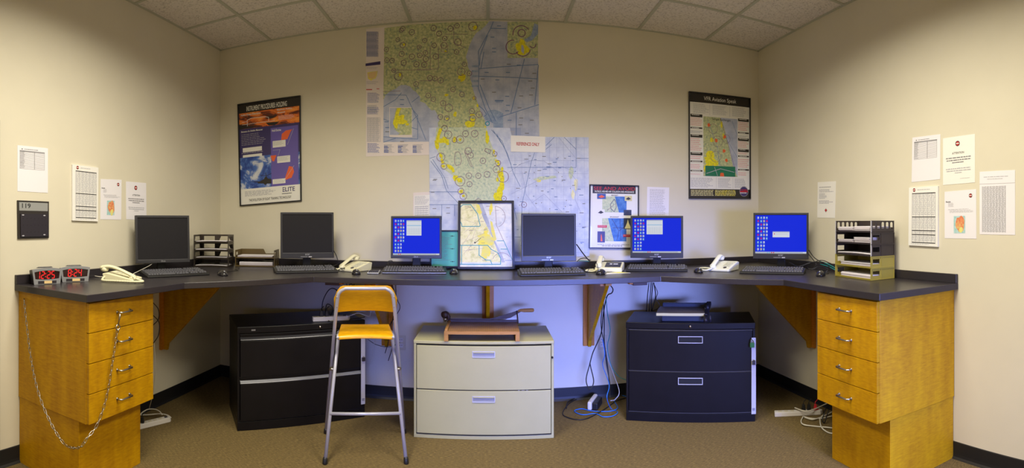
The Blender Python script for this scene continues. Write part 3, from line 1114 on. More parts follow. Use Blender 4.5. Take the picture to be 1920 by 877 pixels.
# ---------------------------------------------------------------- alarm clocks
def alarm_clock(label, p, yaw, digits):
    t = thing('alarm_clock', label, 'clock', (p[0], p[1], CS), yaw, 'red digital clocks')
    w, h, dp = .186, .096, .072
    N = 10
    f, b = [], []
    top = [(w * (i / N - .5), h - .010 * (2 * i / N - 1) ** 2) for i in range(N + 1)]
    bot = [(w * .44 * (1 - 2 * i / N) , 0.0) for i in range(N + 1)]
    loop = top + bot
    MB().hull([(x_, -dp / 2, z_) for x_, z_ in loop], [(x_ * .92, dp / 2, z_ * .9) for x_, z_ in loop], 'sign_black').build('case', t, bevel=.003)
    win = [(w * .43 * (2 * i / N - 1), h - .016 - .008 * (2 * i / N - 1) ** 2) for i in range(N + 1)] + [(w * .40 * (1 - 2 * i / N), .027 + .004 * (1 - 2 * i / N) ** 2) for i in range(N + 1)]
    MB().plate(loop, [win], .006, 'silver_plastic', Matrix.Translation((0, -dp / 2, 0)) @ Matrix.Rotation(PI / 2, 4, 'X')).build('front_frame', t, bevel=.0012)
    pl = Plane((0, -dp / 2 - .001, 0), (1, 0, 0))
    s = Sheet(pl, (-w * .44, h - .012), (w * .44, h - .012), (w * .44, .024), (-w * .44, .024), lay=.0006)
    s.rect(0, 0, 1, 1, 'clock_face', 0)
    SEG = {'0': 'abcdef', '1': 'bc', '2': 'abged', '3': 'abgcd', '4': 'fgbc', '5': 'afgcd', '6': 'afgedc', '7': 'abc', '8': 'abcdefg', '9': 'abcdfg'}
    cw = .17
    x_ = .10 if len(digits) == 5 else .22
    for ch in digits:
        if ch == ':':
            for q in (.38, .66):
                s.rect(x_ - .012, q - .05, x_ + .02, q + .05, 'led_red', 1)
            x_ += .055
            continue
        a, b_, y0, y1, ym, e = x_, x_ + .135, .12, .88, .5, .030
        sk = .012
        sg = {'a': (a + e, y0, b_ - e, y0 + .09), 'd': (a + e, y1 - .09, b_ - e, y1), 'g': (a + e, ym - .045, b_ - e, ym + .045),
              'f': (a, y0 + .05, a + e, ym - .03), 'e': (a, ym + .03, a + e, y1 - .05), 'b': (b_ - e, y0 + .05, b_, ym - .03), 'c': (b_ - e, ym + .03, b_, y1 - .05)}
        for k_ in SEG[ch]:
            q = sg[k_]
            s.poly([(q[0] + sk * (1 - q[1] * 2), q[1]), (q[0] + sk * (1 - q[3] * 2), q[3]), (q[2] + sk * (1 - q[3] * 2), q[3]), (q[2] + sk * (1 - q[1] * 2), q[1])], 'led_red', 1)
        x_ += cw
    s.build('display', t)
    MB().box((0, -dp / 2 - .005, .0125), (.115, .006, .016), 'sign_black').build('button_bar', t, bevel=.001)
    MB().box((.004, -dp / 2 - .0085, .0125), (.048, .002, .015), 'sticker').build('label_strip', t)
    MB().hull([(-.05, -.01, h - .002), (.05, -.01, h - .002), (.05, .02, h - .006), (-.05, .02, h - .006)], [(-.04, -.006, h + .004), (.04, -.006, h + .004), (.04, .016, h), (-.04, .016, h)], 'sign_black').build('snooze_bar', t, bevel=.002)


alarm_clock('red digital clock reading 12:25, left of the pair', (-2.268, 1.715), math.radians(74), '12:25')
alarm_clock('red digital clock reading 8:24, beside the other clock', (-2.250, 1.925), math.radians(64), '8:24')


# ---------------------------------------------------------------- letter trays
def arch(cx, z0, z1, w):
    return [(cx - w / 2, z0), (cx + w / 2, z0)] + [(cx + w / 2 * math.cos(a), z1 - w / 2 + w / 2 * math.sin(a)) for a in [PI * i / 6 for i in range(7)]]


def letter_tray(label, loc, yaw, w, d, h, m, style, group, z):
    """opening towards local -y; sides at +-w/2"""
    t = thing('letter_tray', label, 'letter tray', (loc[0], loc[1], z), yaw, group)
    MB().box((0, d / 2, .004), (w, d, .003), m).build('floor_panel', t)
    rim = MB()
    sag = []
    rim.box((0, .002, .005), (w, .004, .010), m)
    rim.build('front_rim', t)
    hs = []
    if style == 'arch':
        hs = [arch(d * (.12 + .19 * i), .024, h - .008, d * .115) for i in range(5)]
    elif style == 'win':
        hs = [[(d * .07, .026), (d * .07, h - .018), (d * .36, h - .018), (d * .36, .026)]]
    elif style == 'open':
        hs = [[(d * .12, .014), (d * .20, h - .014), (d * .80, h - .014), (d * .88, .014)]]
    for sx in (-1, 1):
        Mx = Matrix.Translation((sx * (w / 2 - .0015) + .0015, 0, 0)) @ Matrix(((0, 0, -1, 0), (1, 0, 0, 0), (0, 1, 0, 0), (0, 0, 0, 1)))
        MB().plate([(0, 0), (d, 0), (d, h), (0, h)], hs, .003, m, Mx).build('side_panel', t, bevel=.0006)
        if style in ('arch', 'win'):
            MB().box((sx * (w / 2), -.001, h / 2), (.005, .006, h - .002), 'tray_edge_light' if m == 'tray_black' else m).build('front_post', t)
            if style == 'win':
                rb = MB()
                rb.box((sx * (w / 2 + .001), d * .42, h / 2), (.004, .004, h - .004), m)
                rb.box((sx * (w / 2 + .001), d - .003, h / 2), (.004, .006, h - .004), m)
                rb.box((sx * (w / 2 + .001), d / 2, h - .003), (.005, d, .005), m)
                rb.box((sx * (w / 2 + .001), d / 2, .003), (.005, d, .005), m)
                rb.build('rib', t)
    bk = MB()
    Mx = Matrix.Translation((0, d, 0)) @ Matrix.Rotation(PI / 2, 4, 'X')
    if style == 'open':
        bk.plate([(-w / 2, 0), (w / 2, 0), (w / 2, h), (-w / 2, h)], [[(-w / 2 + .03, .014), (-.02, .014), (-.02, h - .014), (-w / 2 + .03, h - .014)], [(.02, .014), (w / 2 - .03, .014), (w / 2 - .045, h - .014), (.035, h - .014)]], .003, m, Mx)
    else:
        bk.plate([(-w / 2, 0), (w / 2, 0), (w / 2, h * .42), (w * .16, h * .42), (w * .10, h), (-w / 2, h)], [], .003, m, Mx)
    bk.build('back_panel', t)
    return t


def papers(label, loc, yaw, w, d, h, z, bow=.0, group=None, name='paper_stack', m='paper_edge', tilt=0):
    """a stack of paper, bowed a little; sheets show as layers"""
    t_ = MB()
    layers = max(2, min(9, int(h / .0022)))
    for k in range(layers):
        ox, oy = random.uniform(-.003, .003), random.uniform(-.005, .003)
        z0, z1 = h * k / layers, h * (k + 1) / layers - .0003
        rings = []
        for i in range(9):
            q = i / 8
            x_ = (q - .5) * w + ox
            s_ = bow * math.sin(q * PI) + tilt * (q - .5)
            rings.append([(x_, oy, z0 + s_), (x_, d + oy, z0), (x_, d + oy, z1), (x_, oy, z1 + s_)])
        t_.loft(rings, m if k < layers - 1 else 'paper', smooth=False)
    o = t_.build(name)
    o.location = (loc[0], loc[1], z)
    o.rotation_euler = (0, 0, yaw)
    return tag(o, label, 'paper', group)


# right stack: opening faces the room (-X)
fl, fr_ = Vector((2.154, 2.434)), Vector((2.129, 2.075))
ctr = (fl + fr_) / 2
w_ = (fl - fr_).length
ang = math.atan2(fr_.y - fl.y, fr_.x - fl.x)
TH = .0745
gr = 'trays of the tall stack on the right counter'
sm = ['tray_olive', 'tray_olive', 'tray_black', 'tray_black', 'tray_black']
labs = ['olive letter tray, bottom of the five-tier stack', 'olive letter tray, second from the bottom of the five-tier stack',
        'black letter tray resting directly on the olive ones', 'black letter tray, second from the top of the five-tier stack',
        'black letter tray with arched slots, top of the five-tier stack']
for k in range(5):
    letter_tray(labs[k], ctr, ang, w_, .200, TH, sm[k], 'arch' if k == 4 else 'win', gr, CT + k * TH + .001)
ca, sa = math.cos(ang), math.sin(ang)


def loc_r(x_, y_):
    return (ctr.x + x_ * ca - y_ * sa, ctr.y + x_ * sa + y_ * ca)


gp = 'paper in the tall tray stack'
papers('thick bowed paper stack in the bottom olive tray', loc_r(.018, .012), ang, w_ - .055, .18, .026, CT + .008, .0, gp)
papers('paper stack in the upper olive tray', loc_r(.018, .012), ang, w_ - .055, .18, .022, CT + TH + .008, .0, gp)
papers('loose crumpled sheets in the lowest black tray', loc_r(0, .010), ang, w_ - .02, .18, .009, CT + 2 * TH + .008, .004, gp)
papers('left paper stack in the middle black tray', loc_r(-.085, .010), ang, .15, .18, .020, CT + 3 * TH + .008, 0, gp, tilt=.002)
papers('taller right paper stack in the middle black tray', loc_r(.080, .012), ang, .15, .18, .036, CT + 3 * TH + .008, 0, gp)
papers('left paper stack in the top arched tray', loc_r(-.085, .010), ang, .15, .18, .028, CT + 4 * TH + .008, 0, gp)
papers('right paper stack in the top arched tray', loc_r(.080, .012), ang, .15, .18, .032, CT + 4 * TH + .008, 0, gp)

# left dark open stack in the corner
fl, fr_ = Vector((-2.262, 3.214)), Vector((-1.985, 3.30))
ctr = (fl + fr_) / 2
w_ = .29
ang = .30
gr = 'open dark letter trays in the left corner'
la = ['lowest black open-sided letter tray in the left corner stack', 'second black open-sided letter tray of the left corner stack', 'third black open-sided letter tray of the left corner stack', 'topmost black open-sided letter tray of the left corner stack']
lb = ['thin sheets lying in the lowest left-corner tray', 'sheets in the second left-corner tray, edge curling', 'grey sheets sagging in the third left-corner tray', 'white sheets in the topmost left-corner tray']
for k in range(4):
    z_ = CT + k * .0655 + .001
    letter_tray(la[k], ctr, ang, w_, .20, .064, 'tray_black', 'open', gr, z_)
    papers(lb[k], (ctr.x - .003, ctr.y + .009), ang, w_ - .03, .18, .005, z_ + .0095, .004, 'sheets in the left corner trays', tilt=.003)

# two-tier brown tray at the back wall
a2 = math.radians(16)
ctr = Vector((-1.835, 3.475))
gr = 'two-tier brown letter trays'
for k in range(2):
    z_ = CT + k * .068 + .001
    letter_tray(['lower brown letter tray left of the dark monitor', 'upper brown letter tray left of the dark monitor'][k], ctr, a2, .325, .215, .067, 'tray_brown', 'win', gr, z_)
papers('thick paper stack in the lower brown tray', (ctr.x + .005, ctr.y + .010), a2, .275, .19, .030, CT + .008, 0, 'paper in the brown trays')
papers('thin bowed paper stack in the upper brown tray', (ctr.x - .003, ctr.y + .009), a2, .29, .19, .014, CT + .076, .004, 'paper in the brown trays')


# ---------------------------------------------------------------- framed items
def frame_bars(plane, q, w, depth, m, off=0):
    """four mitred bars round the quad q (plane metres tl tr br bl)"""
    c = [Vector(p) for p in q]
    ctr = sum(c, Vector((0, 0))) / 4
    inner = []
    for i in range(4):
        a, b, d_ = c[i - 1], c[i], c[(i + 1) % 4]
        e1, e2 = (a - b).normalized(), (d_ - b).normalized()
        inner.append(b + (e1 + e2) * w)
    mb = MB()
    for i in range(4):
        j = (i + 1) % 4
        r = [c[i], c[j], inner[j], inner[i]]
        mb.hull([plane.p3(v.x, v.y, off) for v in r], [plane.p3(v.x, v.y, off + depth) for v in r], m)
    return mb, [tuple(v) for v in inner]


def framed(name, label, cat, plane, pxq, w, depth, m='frame_black', group=None, lean=None):
    q = [plane.px(*p) for p in pxq]
    c = plane.p3((q[2][0] + q[3][0]) / 2, (q[2][1] + q[3][1]) / 2)
    t = thing(name, label, cat, c, 0, group)
    mb, inner = frame_bars(plane, q, w, depth, m, .001)
    mb.build('frame', t, world=True, bevel=.001)
    s = Sheet(plane, *inner, off=.004)
    s.base('poster_white', .003)
    return t, s


# --- poster 1 : holding procedures
t, s = framed('framed_poster', 'framed purple and orange poster about holding procedures, left on the back wall', 'poster', BACK, [(446.5, 196), (564.2, 179.4), (566.3, 377), (451, 386.5)], .010, .016)
s.rect(0, 0, 1, .10, 'poster_black', 1)
s.rect(0, .085, 1, .245, 'sunset_print', 1)
s.rect(0, .245, 1, .56, 'poster_navy', 1)
s.rect(0, .53, 1, .845, 'cloud_print', 2)
s.rect(.53, .27, .97, .845, 'poster_violet', 3)
s.text('INSTRUMENT PROCEDURES: HOLDING', .13, .022, .80, .072, 'poster_white', 3, True)
s.text('Holding Pattern Description', .03, .095, .37, .120, 'poster_white', 3, True)
s.text('Maximum Holding', .64, .090, .88, .112, 'poster_white', 3, True)
s.text('Airspeeds', .64, .118, .77, .138, 'poster_white', 3, True)
s.line([(.14, .22), (.14, .16), (.22, .145), (.45, .15), (.50, .16), (.50, .195)], .004, 'poster_white', 3)
s.line([(.05, .175), (.14, .175)], .003, 'poster_white', 3)
s.line([(.05, .20), (.60, .20)], .003, 'poster_white', 3)
s.poly([(0, .20), (.12, .215), (.30, .235), (0, .245)], 'poster_black', 2)
s.poly([(.45, .21), (.68, .215), (.60, .245), (.50, .24)], 'poster_black', 2)
s.greek(.66, .16, .95, .205, 4, 'poster_pink')
s.text('Elements of a Holding Maneuver', .03, .262, .40, .285, 'poster_white', 3, True)
s.greek(.03, .30, .45, .42, 7, 'ink_faint', .22, 3)
s.rect(.05, .435, .38, .478, 'poster_white', 3)
s.greek(.03, .485, .45, .50, 1, 'ink_faint', .3, 3)
s.rect(.05, .505, .38, .53, 'poster_white', 3)
s.text('Hold Entries', .55, .285, .70, .308, 'poster_white', 4, True)
s.poly([(.70, .40), (.71, .34), (.78, .31), (.88, .305), (.85, .33), (.80, .395)], 'poster_orange', 4)
s.rect(.56, .40, .77, .465, 'poster_white', 4)
s.poly([(.52, .54), (.62, .54), (.58, .60), (.55, .595)], 'poster_orange', 4)
s.rect(.63, .555, .84, .62, 'poster_white', 4)
s.poly([(.82, .66), (.88, .67), (.90, .72), (.86, .775), (.74, .795)], 'poster_orange', 4)
s.rect(.55, .775, .76, .822, 'poster_white', 4)
for q in ([(.90, .30), (.80, .45)], [(.56, .49), (.68, .49), (.64, .56)], [(.74, .80), (.90, .66)]):
    s.line(q, .003, 'ink_faint', 5)
for a, b in ((.56, .41), (.63, .565), (.56, .78)):
    s.greek(a + .01, b, a + .19, b + .04, 4, 'ink_faint', .3, 5)
# aircraft silhouette flying over the clouds
s.poly([(.16, .775), (.33, .782), (.40, .765), (.42, .745), (.45, .74), (.47, .76), (.53, .77), (.53, .815), (.46, .81), (.42, .825), (.40, .808), (.30, .80), (.30, .79)], 'poster_black', 3)
s.line([(.34, .72), (.44, .735), (.53, .715)], .004, 'poster_black', 3)
s.rect(.435, .70, .445, .75, 'poster_black', 3)
s.rect(0, .845, 1, 1, 'poster_white', 3)
s.greek(.07, .87, .60, .925, 5, 'ink_faint', .5, 4)
s.text('ELITE', .71, .862, .91, .905, 'poster_navy', 4, True)
s.rect(.70, .874, .745, .878, 'poster_white', 5)
s.rect(.70, .888, .745, .892, 'poster_white', 5)
s.greek(.70, .92, .90, .932, 1, 'ink', .6, 4)
s.text('THE EVOLUTION OF FLIGHT TRAINING TECHNOLOGY', .14, .948, .85, .973, 'poster_black', 4, True)
s.build('print', t, world=True)

# --- poster 2 : VFR Aviation Speak
t, s = framed('framed_poster', 'tall framed poster with black bands and a central chart, right on the back wall', 'poster', BACK, [(1290.5, 171.5), (1406, 184.5), (1406.5, 373), (1290.8, 372.5)], .009, .016)
s.rect(0, 0, 1, .085, 'poster_black', 1)
s.text('VFR Aviation Speak', .23, .022, .77, .072, 'poster_white', 2)
for a in (.06, .37, .70):
    s.greek(a, .10, a + .25, .195, 8, 'ink_faint', .35)
for x_ in (.325, .66):
    s.line([(x_, .095), (x_, .20)], .002, 'ink_faint')
s.rect(.22, .215, .79, .79, 'map_land', 1)
s.poly([(.50, .215), (.79, .215), (.79, .79), (.72, .70), (.64, .50), (.57, .32)], 'map_sea', 2)
for a, b, r1, r2 in ((.33, .58, .045, .03), (.32, .64, .05, .04), (.30, .72, .04, .05), (.40, .66, .04, .03), (.36, .44, .02, .02), (.52, .28, .01, .03), (.55, .40, .01, .03)):
    s.blob(a, b, r1, r2, 'map_yellow', 3)
s.line([(.50, .22), (.62, .45), (.76, .74)], .003, 'map_magenta', 4)
s.line([(.28, .24), (.45, .50), (.50, .75)], .003, 'map_blue_line', 4)
s.line([(.58, .40), (.79, .60)], .003, 'map_blue_line', 4)
s.line([(.70, .24), (.79, .38)], .003, 'map_blue_line', 4)
for a, b, r in ((.38, .33, .045), (.45, .45, .05), (.60, .42, .04), (.42, .60, .05)):
    s.ring(a, b, r, .003, 'map_magenta', 4)
for a, b in ((.31, .295), (.57, .40), (.43, .44), (.56, .54), (.60, .63)):
    s.blob(a, b, .014, .016, 'poster_orange', 5)
s.rect(.25, .69, .75, .79, 'poster_green', 5)
s.line([(.27, .765), (.50, .715), (.73, .745)], .005, 'ink_faint', 6)
s.line([(.40, .70), (.45, .785)], .004, 'ink_faint', 6)
s.poly([(.49, .79), (.50, .755), (.55, .755), (.56, .79)], 'poster_orange', 7)
s.text('Sample Exchanges', .36, .222, .67, .252, 'poster_black', 6)
for a, rows in ((.015, (.20, .325, .395, .565, .645, .735)), (.80, (.205, .34, .40, .51, .575, .71))):
    for i, r in enumerate(rows):
        big = i in (0, 2, 3)
        s.rect(a, r, a + .19, r + (.028 if big else .014), 'poster_black', 2)
        s.greek(a, r + .035, a + .19, (rows[i + 1] if i + 1 < len(rows) else .79) - .008, max(2, int(((rows[i + 1] if i + 1 < len(rows) else .79) - r - .03) / .018)), 'poster_pink' if i != 1 else 'ink_faint', .5)
        s.greek(a + .02, r + .005, a + .17, r + .020, 1, 'poster_white', .4, 3)
for a in (.02, .46, .74):
    s.greek(a, .81, a + (.36 if a < .1 else .22), .905, 8, 'ink_faint', .4)
for x_ in (.43, .71):
    s.line([(x_, .80), (x_, .91)], .002, 'ink_faint')
s.rect(0, .915, 1, 1, 'poster_black', 2)
s.greek(.02, .925, .39, .985, 5, 'poster_tan', .5, 3, .05)
s.greek(.41, .925, .76, .985, 5, 'map_cream_yellow', .5, 3, .05)
s.blob(.90, .935, .043, .043, 'poster_navy', 3, 24, 0)
s.ring(.90, .935, .046, .004, 'sign_grey', 4, 24)
s.rect(.83, .93, .97, .942, 'ink_red', 4)
s.text('COMM1', .84, .912, .96, .932, 'ink_red', 5, True)
s.greek(.83, .945, .97, .957, 1, 'poster_white', .7, 5)
s.build('print', t, world=True)

# --- poster 3 : SEE AND AVOID
t, s = framed('framed_poster', 'framed white poster titled in red, half behind a blue-lit monitor', 'poster', BACK, [(1105, 345.5), (1197.3, 347.7), (1197, 466), (1103.5, 465.3)], .0085, .016)
s.rect(.045, .0, .955, .125, 'poster_black', 1)
s.text('SEE AND AVOID', .07, .015, .94, .070, 'poster_red', 2)
s.text('PATRICK AFB MID-AIR COLLISION AND AVOIDANCE', .09, .080, .92, .108, 'poster_white', 2, True)
s.text('AIRCRAFT', .43, .142, .58, .163, 'ink', 2, True)
s.rect(.25, .17, .76, .43, 'map_land_pale', 1)
s.poly([(.51, .17), (.76, .17), (.76, .43), (.60, .43), (.54, .26)], 'map_blue_deep', 2)
s.line([(.50, .215), (.42, .30), (.43, .37), (.50, .42), (.54, .35), (.53, .26), (.50, .215)], .004, 'poster_navy', 3)
s.line([(.35, .40), (.50, .30)], .003, 'map_magenta', 3)
s.text('SPACECRAFT', .41, .495, .60, .515, 'ink', 2, True)
s.rect(.25, .525, .76, .90, 'map_land_pale', 1)
s.poly([(.37, .525), (.76, .525), (.76, .90), (.50, .90), (.43, .70)], 'map_blue_deep', 2)
for q in ([(.45, .53), (.60, .73), (.72, .66)], [(.60, .73), (.56, .88)], [(.47, .68), (.74, .68)], [(.62, .53), (.64, .88)]):
    s.line(q, .0035, 'poster_navy', 3)
for a, b, c_, d_, bgm, fgm in ((.14, .13, .32, .215, 'ink_blue', 'poster_orange'), (.72, .155, .875, .24, 'poster_tan', 'sign_dark'), (.14, .385, .30, .47, 'poster_white', 'sign_black'), (.70, .385, .865, .475, 'cutter_blue', 'sign_black')):
    s.rect(a, b, c_, d_, bgm, 4)
    s.poly([(a + .02, d_ - .03), ((a + c_) / 2, b + .02), (c_ - .02, d_ - .035), ((a + c_) / 2, d_ - .015)], fgm, 5)
s.rect(.70, .52, .86, .70, 'cutter_blue', 4)
s.poly([(.72, .69), (.77, .60), (.79, .54), (.81, .60), (.86, .69)], 'poster_tan', 5)
s.rect(.155, .74, .31, .92, 'poster_navy', 4)
s.poly([(.22, .90), (.225, .80), (.235, .78), (.25, .84), (.26, .90)], 'poster_orange', 5)
s.rect(.155, .64, .35, .68, 'poster_red', 4)
s.rect(.69, .785, .90, .825, 'poster_red', 4)
s.greek(.165, .648, .34, .672, 2, 'poster_pink', .4, 5)
s.greek(.70, .792, .88, .816, 2, 'poster_pink', .4, 5)
s.text('PATRICK TOWER  DAYTONA APPROACH', .16, .945, .82, .962, 'ink', 2)
s.greek(.25, .972, .75, .985, 1, 'ink', .6)
s.build('print', t, world=True)

# --- framed local map leaning on the counter
zb = CT + .001


def lean_plane(y0, tilt, xc=0, yaw=0):
    return Plane((xc, y0, zb), (math.cos(yaw), math.sin(yaw), 0), Matrix.Rotation(yaw, 3, 'Z') @ Vector((0, math.sin(tilt), math.cos(tilt))))


LP = lean_plane(3.665, .11)
t, s = framed('framed_map', 'black framed local map leaning against the wall in the middle of the counter', 'map', LP, [(859.5, 376.5), (963.5, 376.5), (964.8, 504.3), (858.2, 504.3)], .0175, .018)
s.mb = MB()
s.base('map_white_sea', .003)
s.poly([(0, 0), (.33, 0), (.45, .25), (.60, .50), (.73, .78), (.80, .93), (0, .93)], 'map_cream', 1)
s.poly([(.33, 0), (.42, 0), (.55, .28), (.66, .58), (.80, .80), (.86, .93), (.80, .93), (.73, .78), (.60, .50), (.45, .25)], 'map_sea', 2)
s.poly([(.30, .02), (.36, .02), (.42, .15), (.38, .19), (.32, .12)], 'map_cream_yellow', 2)
s.poly([(.58, .28), (.62, .30), (.70, .57), (.66, .60), (.60, .45)], 'map_cream_yellow', 3)
for a, b, r1, r2 in ((.50, .44, .02, .03), (.48, .52, .05, .02), (.52, .60, .07, .035), (.44, .64, .05, .02), (.50, .74, .035, .05), (.47, .80, .03, .03), (.60, .06, .01, .04), (.58, .12, .008, .04), (.42, .60, .03, .015)):
    s.blob(a, b, r1, r2, 'map_cream_yellow', 3)
TE = 'map_teal'
s.line([(0, .06), (.05, .025), (.20, .025), (.33, .17), (.385, .355), (.37, .37), (.03, .37), (.025, .33), (0, .30)], .0048, TE, 5)
s.line([(0, .665), (.53, .665), (.60, .73), (.72, .78), (.78, .87), (.775, .96), (0, .96)], .0048, TE, 5)
s.line([(.03, .665), (.03, .96)], .0048, TE, 5)
s.line([(.365, .665), (.365, .82), (.50, .895), (.58, .895), (.61, .955)], .0048, TE, 5)
s.line([(.71, .595), (.84, .595), (1, .89)], .004, TE, 5)
s.line([(.78, .725), (.90, .725)], .004, TE, 5)
s.line([(.86, .90), (1, .90)], .003, 'map_blue_line', 5)
s.ring(.66, .22, .085, .003, 'map_magenta_soft', 4, 20, -1.2, 1.5)
s.line([(.68, .05), (.70, .35), (.84, .60)], .003, 'map_magenta_soft', 4)
s.ring(.80, .93, .075, .003, 'map_magenta_soft', 4, 14, .6, 2.8)
s.line([(.40, .55), (.30, .62)], .003, 'ink', 6)
s.blob(.285, .625, .006, .006, 'ink', 6, 8, 0)
for i in range(7):
    s.line([(random.uniform(0, .2), random.uniform(.1, .9)), (random.uniform(.3, .6), random.uniform(.1, .9))], .0012, 'map_magenta_soft', 4)
for i in range(30):
    a, b = random.uniform(.02, .9), random.uniform(.04, .92)
    s.rect(a, b, a + random.uniform(.03, .08), b + .006, 'ink_faint' if a > .5 else 'map_magenta_soft', 4)
for y_ in (.11, .24, .43, .57):
    s.line([(.02, y_), (.95, y_)], .0008, 'ink_faint', 4)
s.build('map_print', t, world=True)

# --- teal sheet in a frame behind monitor 3 and the framed map
TP = lean_plane(3.715, .06)
t, s = framed('framed_certificate', 'framed teal typed sheet standing behind the leaning map', 'framed sheet', TP, [(807, 431.5), (861, 431.5), (862, 501), (807, 501)], .010, .012)
s.mb = MB()
s.base('teal_paper', .003)
s.greek(.12, .14, .80, .86, 19, 'ink_soft', .25, 1, .5)
for y_ in (.13, .50, .87):
    s.line([(.70, y_), (.86, y_)], .003, 'ink', 2)
    s.blob(.78, y_, .006, .004, 'ink', 2, 8, 0)
s.build('print', t, world=True)
t_ = t

# ---------------------------------------------------------------- wall charts
K = .3079  # crop scale of 680..1120 x 30..300
legend = sheet_px(BACK, [(686.5, 54), (721, 51), (719, 291.5), (686.3, 293.5)], .0018)
A = PxSheet(BACK, *[BACK.px(*p) for p in [(686.5, 54.5), (1008.5, 42.5), (1011.5, 257.5), (686.3, 293.5)]], off=.0016)
A.crop(680, 30, K)
# sheet outline follows the real paper: legend strip, chart, lower margin
qA = [(686.5, 54.5), (765, 47), (850, 41.5), (925, 39.5), (1008.5, 42.5), (1011.5, 258), (958, 260), (958, 290), (686.3, 293.5)]
uv = [BACK.px(*p) for p in qA]
A.mb.hull([BACK.p3(u, v, .0002) for u, v in uv[::-1]], [BACK.p3(u, v, .0016) for u, v in uv[::-1]], 'map_paper')
A.poly([(133, 73), (280, 55), (430, 44), (600, 36), (790, 32), (1065, 44), (1076, 735), (890, 750), (890, 800), (760, 830), (400, 765), (125, 768)], 'map_sea', 1)
A.poly([(133, 73), (280, 55), (430, 44), (600, 36), (770, 32), (755, 52), (720, 85), (690, 105), (668, 140), (650, 180), (640, 215), (628, 250), (640, 285), (640, 310), (658, 340), (652, 375), (668, 420), (672, 450),
        (690, 500), (700, 530), (712, 560), (720, 590), (740, 625), (748, 650), (757, 690), (765, 730), (775, 760), (770, 800), (460, 800), (462, 690), (458, 650), (470, 630), (455, 600), (440, 572), (420, 575), (400, 555), (380, 530), (350, 520), (352, 495),
        (325, 462), (305, 450), (290, 430), (262, 420), (235, 420), (215, 430), (205, 442), (180, 452), (155, 468), (138, 485), (130, 505), (126, 505)], 'map_land', 2)
A.rect(163, 556, 302, 738, 'map_paper', 3)
A.rect(166, 560, 299, 724, 'map_land', 4)
A.poly([(166, 560), (205, 560), (195, 600), (185, 640), (192, 690), (222, 712), (240, 700), (215, 724), (166, 724)], 'map_sea', 5)
A.poly([(212, 560), (236, 560), (222, 590), (212, 640), (200, 632), (195, 625), (202, 590)], 'map_yellow', 6)
A.poly([(190, 630), (210, 628), (216, 660), (210, 688), (198, 680), (184, 655)], 'map_yellow', 6)
for a, b, r1, r2 in ((230, 632, .025, .03), (248, 645, .03, .02), (240, 615, .02, .02), (272, 658, .014, .012), (225, 650, .02, .012)):
    A.blob(a, b, r1, r2, 'map_yellow', 6)
A.rect(882, 36, 1068, 256, 'map_land', 3)
A.poly([(1045, 45), (1068, 55), (1068, 110), (1030, 150), (1000, 160), (985, 145), (1025, 120)], 'map_blue_tint', 4)
for a, b, r1, r2 in ((972, 165, .028, .035), (958, 195, .035, .04), (990, 205, .035, .035), (965, 225, .035, .02)):
    A.blob(a, b, r1, r2, 'map_yellow', 5)
A.poly([(966, 178), (976, 178), (984, 205), (980, 232), (966, 215)], 'map_sea', 6)
for a, b, r, s_, e_ in ((967, 112, 55, .6, 3.3), (968, 105, 25, 0, 6.3), (915, 190, 45, 1.4, 5.6), (975, 200, 48, 3.6, 6.2), (1035, 175, 22, 3.6, 6.5)):
    A.ring(a, b, r * .00129, .007, 'map_magenta', 7, 18, s_, e_)
A.rect(890, 680, 965, 735, 'map_faint_line', 2)
A.greek(890, 700, 930, 735, 4, 'ink_faint', .5, 3)
A.blob(800, 610, .075, .055, 'map_blue_tint', 3, 16, .1)
A.rect(795, 610, 855, 680, 'map_blue_tint', 3)
circ = [(235, 88, 14), (245, 78, 16), (300, 100, 18), (432, 75, 18), (465, 108, 17), (500, 138, 16), (535, 78, 18), (575, 60, 16), (672, 65, 28), (215, 145, 14), (245, 178, 18), (378, 150, 15), (345, 190, 14), (435, 180, 16), (495, 180, 20), (580, 160, 22), (572, 220, 16), (145, 205, 16), (238, 232, 18), (300, 248, 18), (348, 240, 16), (382, 225, 16), (385, 262, 18), (445, 248, 18), (148, 270, 16), (180, 272, 16), (250, 285, 18), (328, 295, 18), (375, 298, 18), (190, 332, 14), (218, 368, 26), (326, 415, 17), (410, 378, 17), (440, 382, 16), (475, 392, 18), (550, 448, 16), (605, 478, 16), (400, 485, 17), (430, 507, 16), (490, 532, 18), (525, 560, 25), (473, 615, 17), (512, 622, 16), (600, 340, 25), (650, 350, 16), (620, 295, 15), (665, 580, 18), (670, 625, 20), (710, 600, 20), (680, 500, 12)]
for a, b, r in circ:
    A.ring(a, b, r * .00131, .0040, 'map_magenta', 7, 14)
    A.blob(a, b, .004, .004, 'map_magenta', 7, 6, 0)
A.ring(760, 655, 14 * .00129, .006, 'map_teal', 7, 14)
for a, b, r1, r2 in ((607, 378, .024, .030), (590, 372, .012, .014), (228, 358, .010, .016), (685, 72, .016, .018), (250, 175, .010, .012), (510, 482, .016, .010), (563, 600, .013, .022), (667, 602, .018, .010), (668, 630, .02, .012), (650, 660, .034, .024), (642, 685, .014, .026), (670, 655, .02, .02), (700, 545, .008, .016), (675, 500, .008, .016), (505, 215, .01, .008), (745, 690, .01, .03), (760, 735, .013, .04), (515, 625, .012, .008)):
    A.blob(a, b, r1, r2, 'map_yellow', 5)
BL = 'map_blue_line'
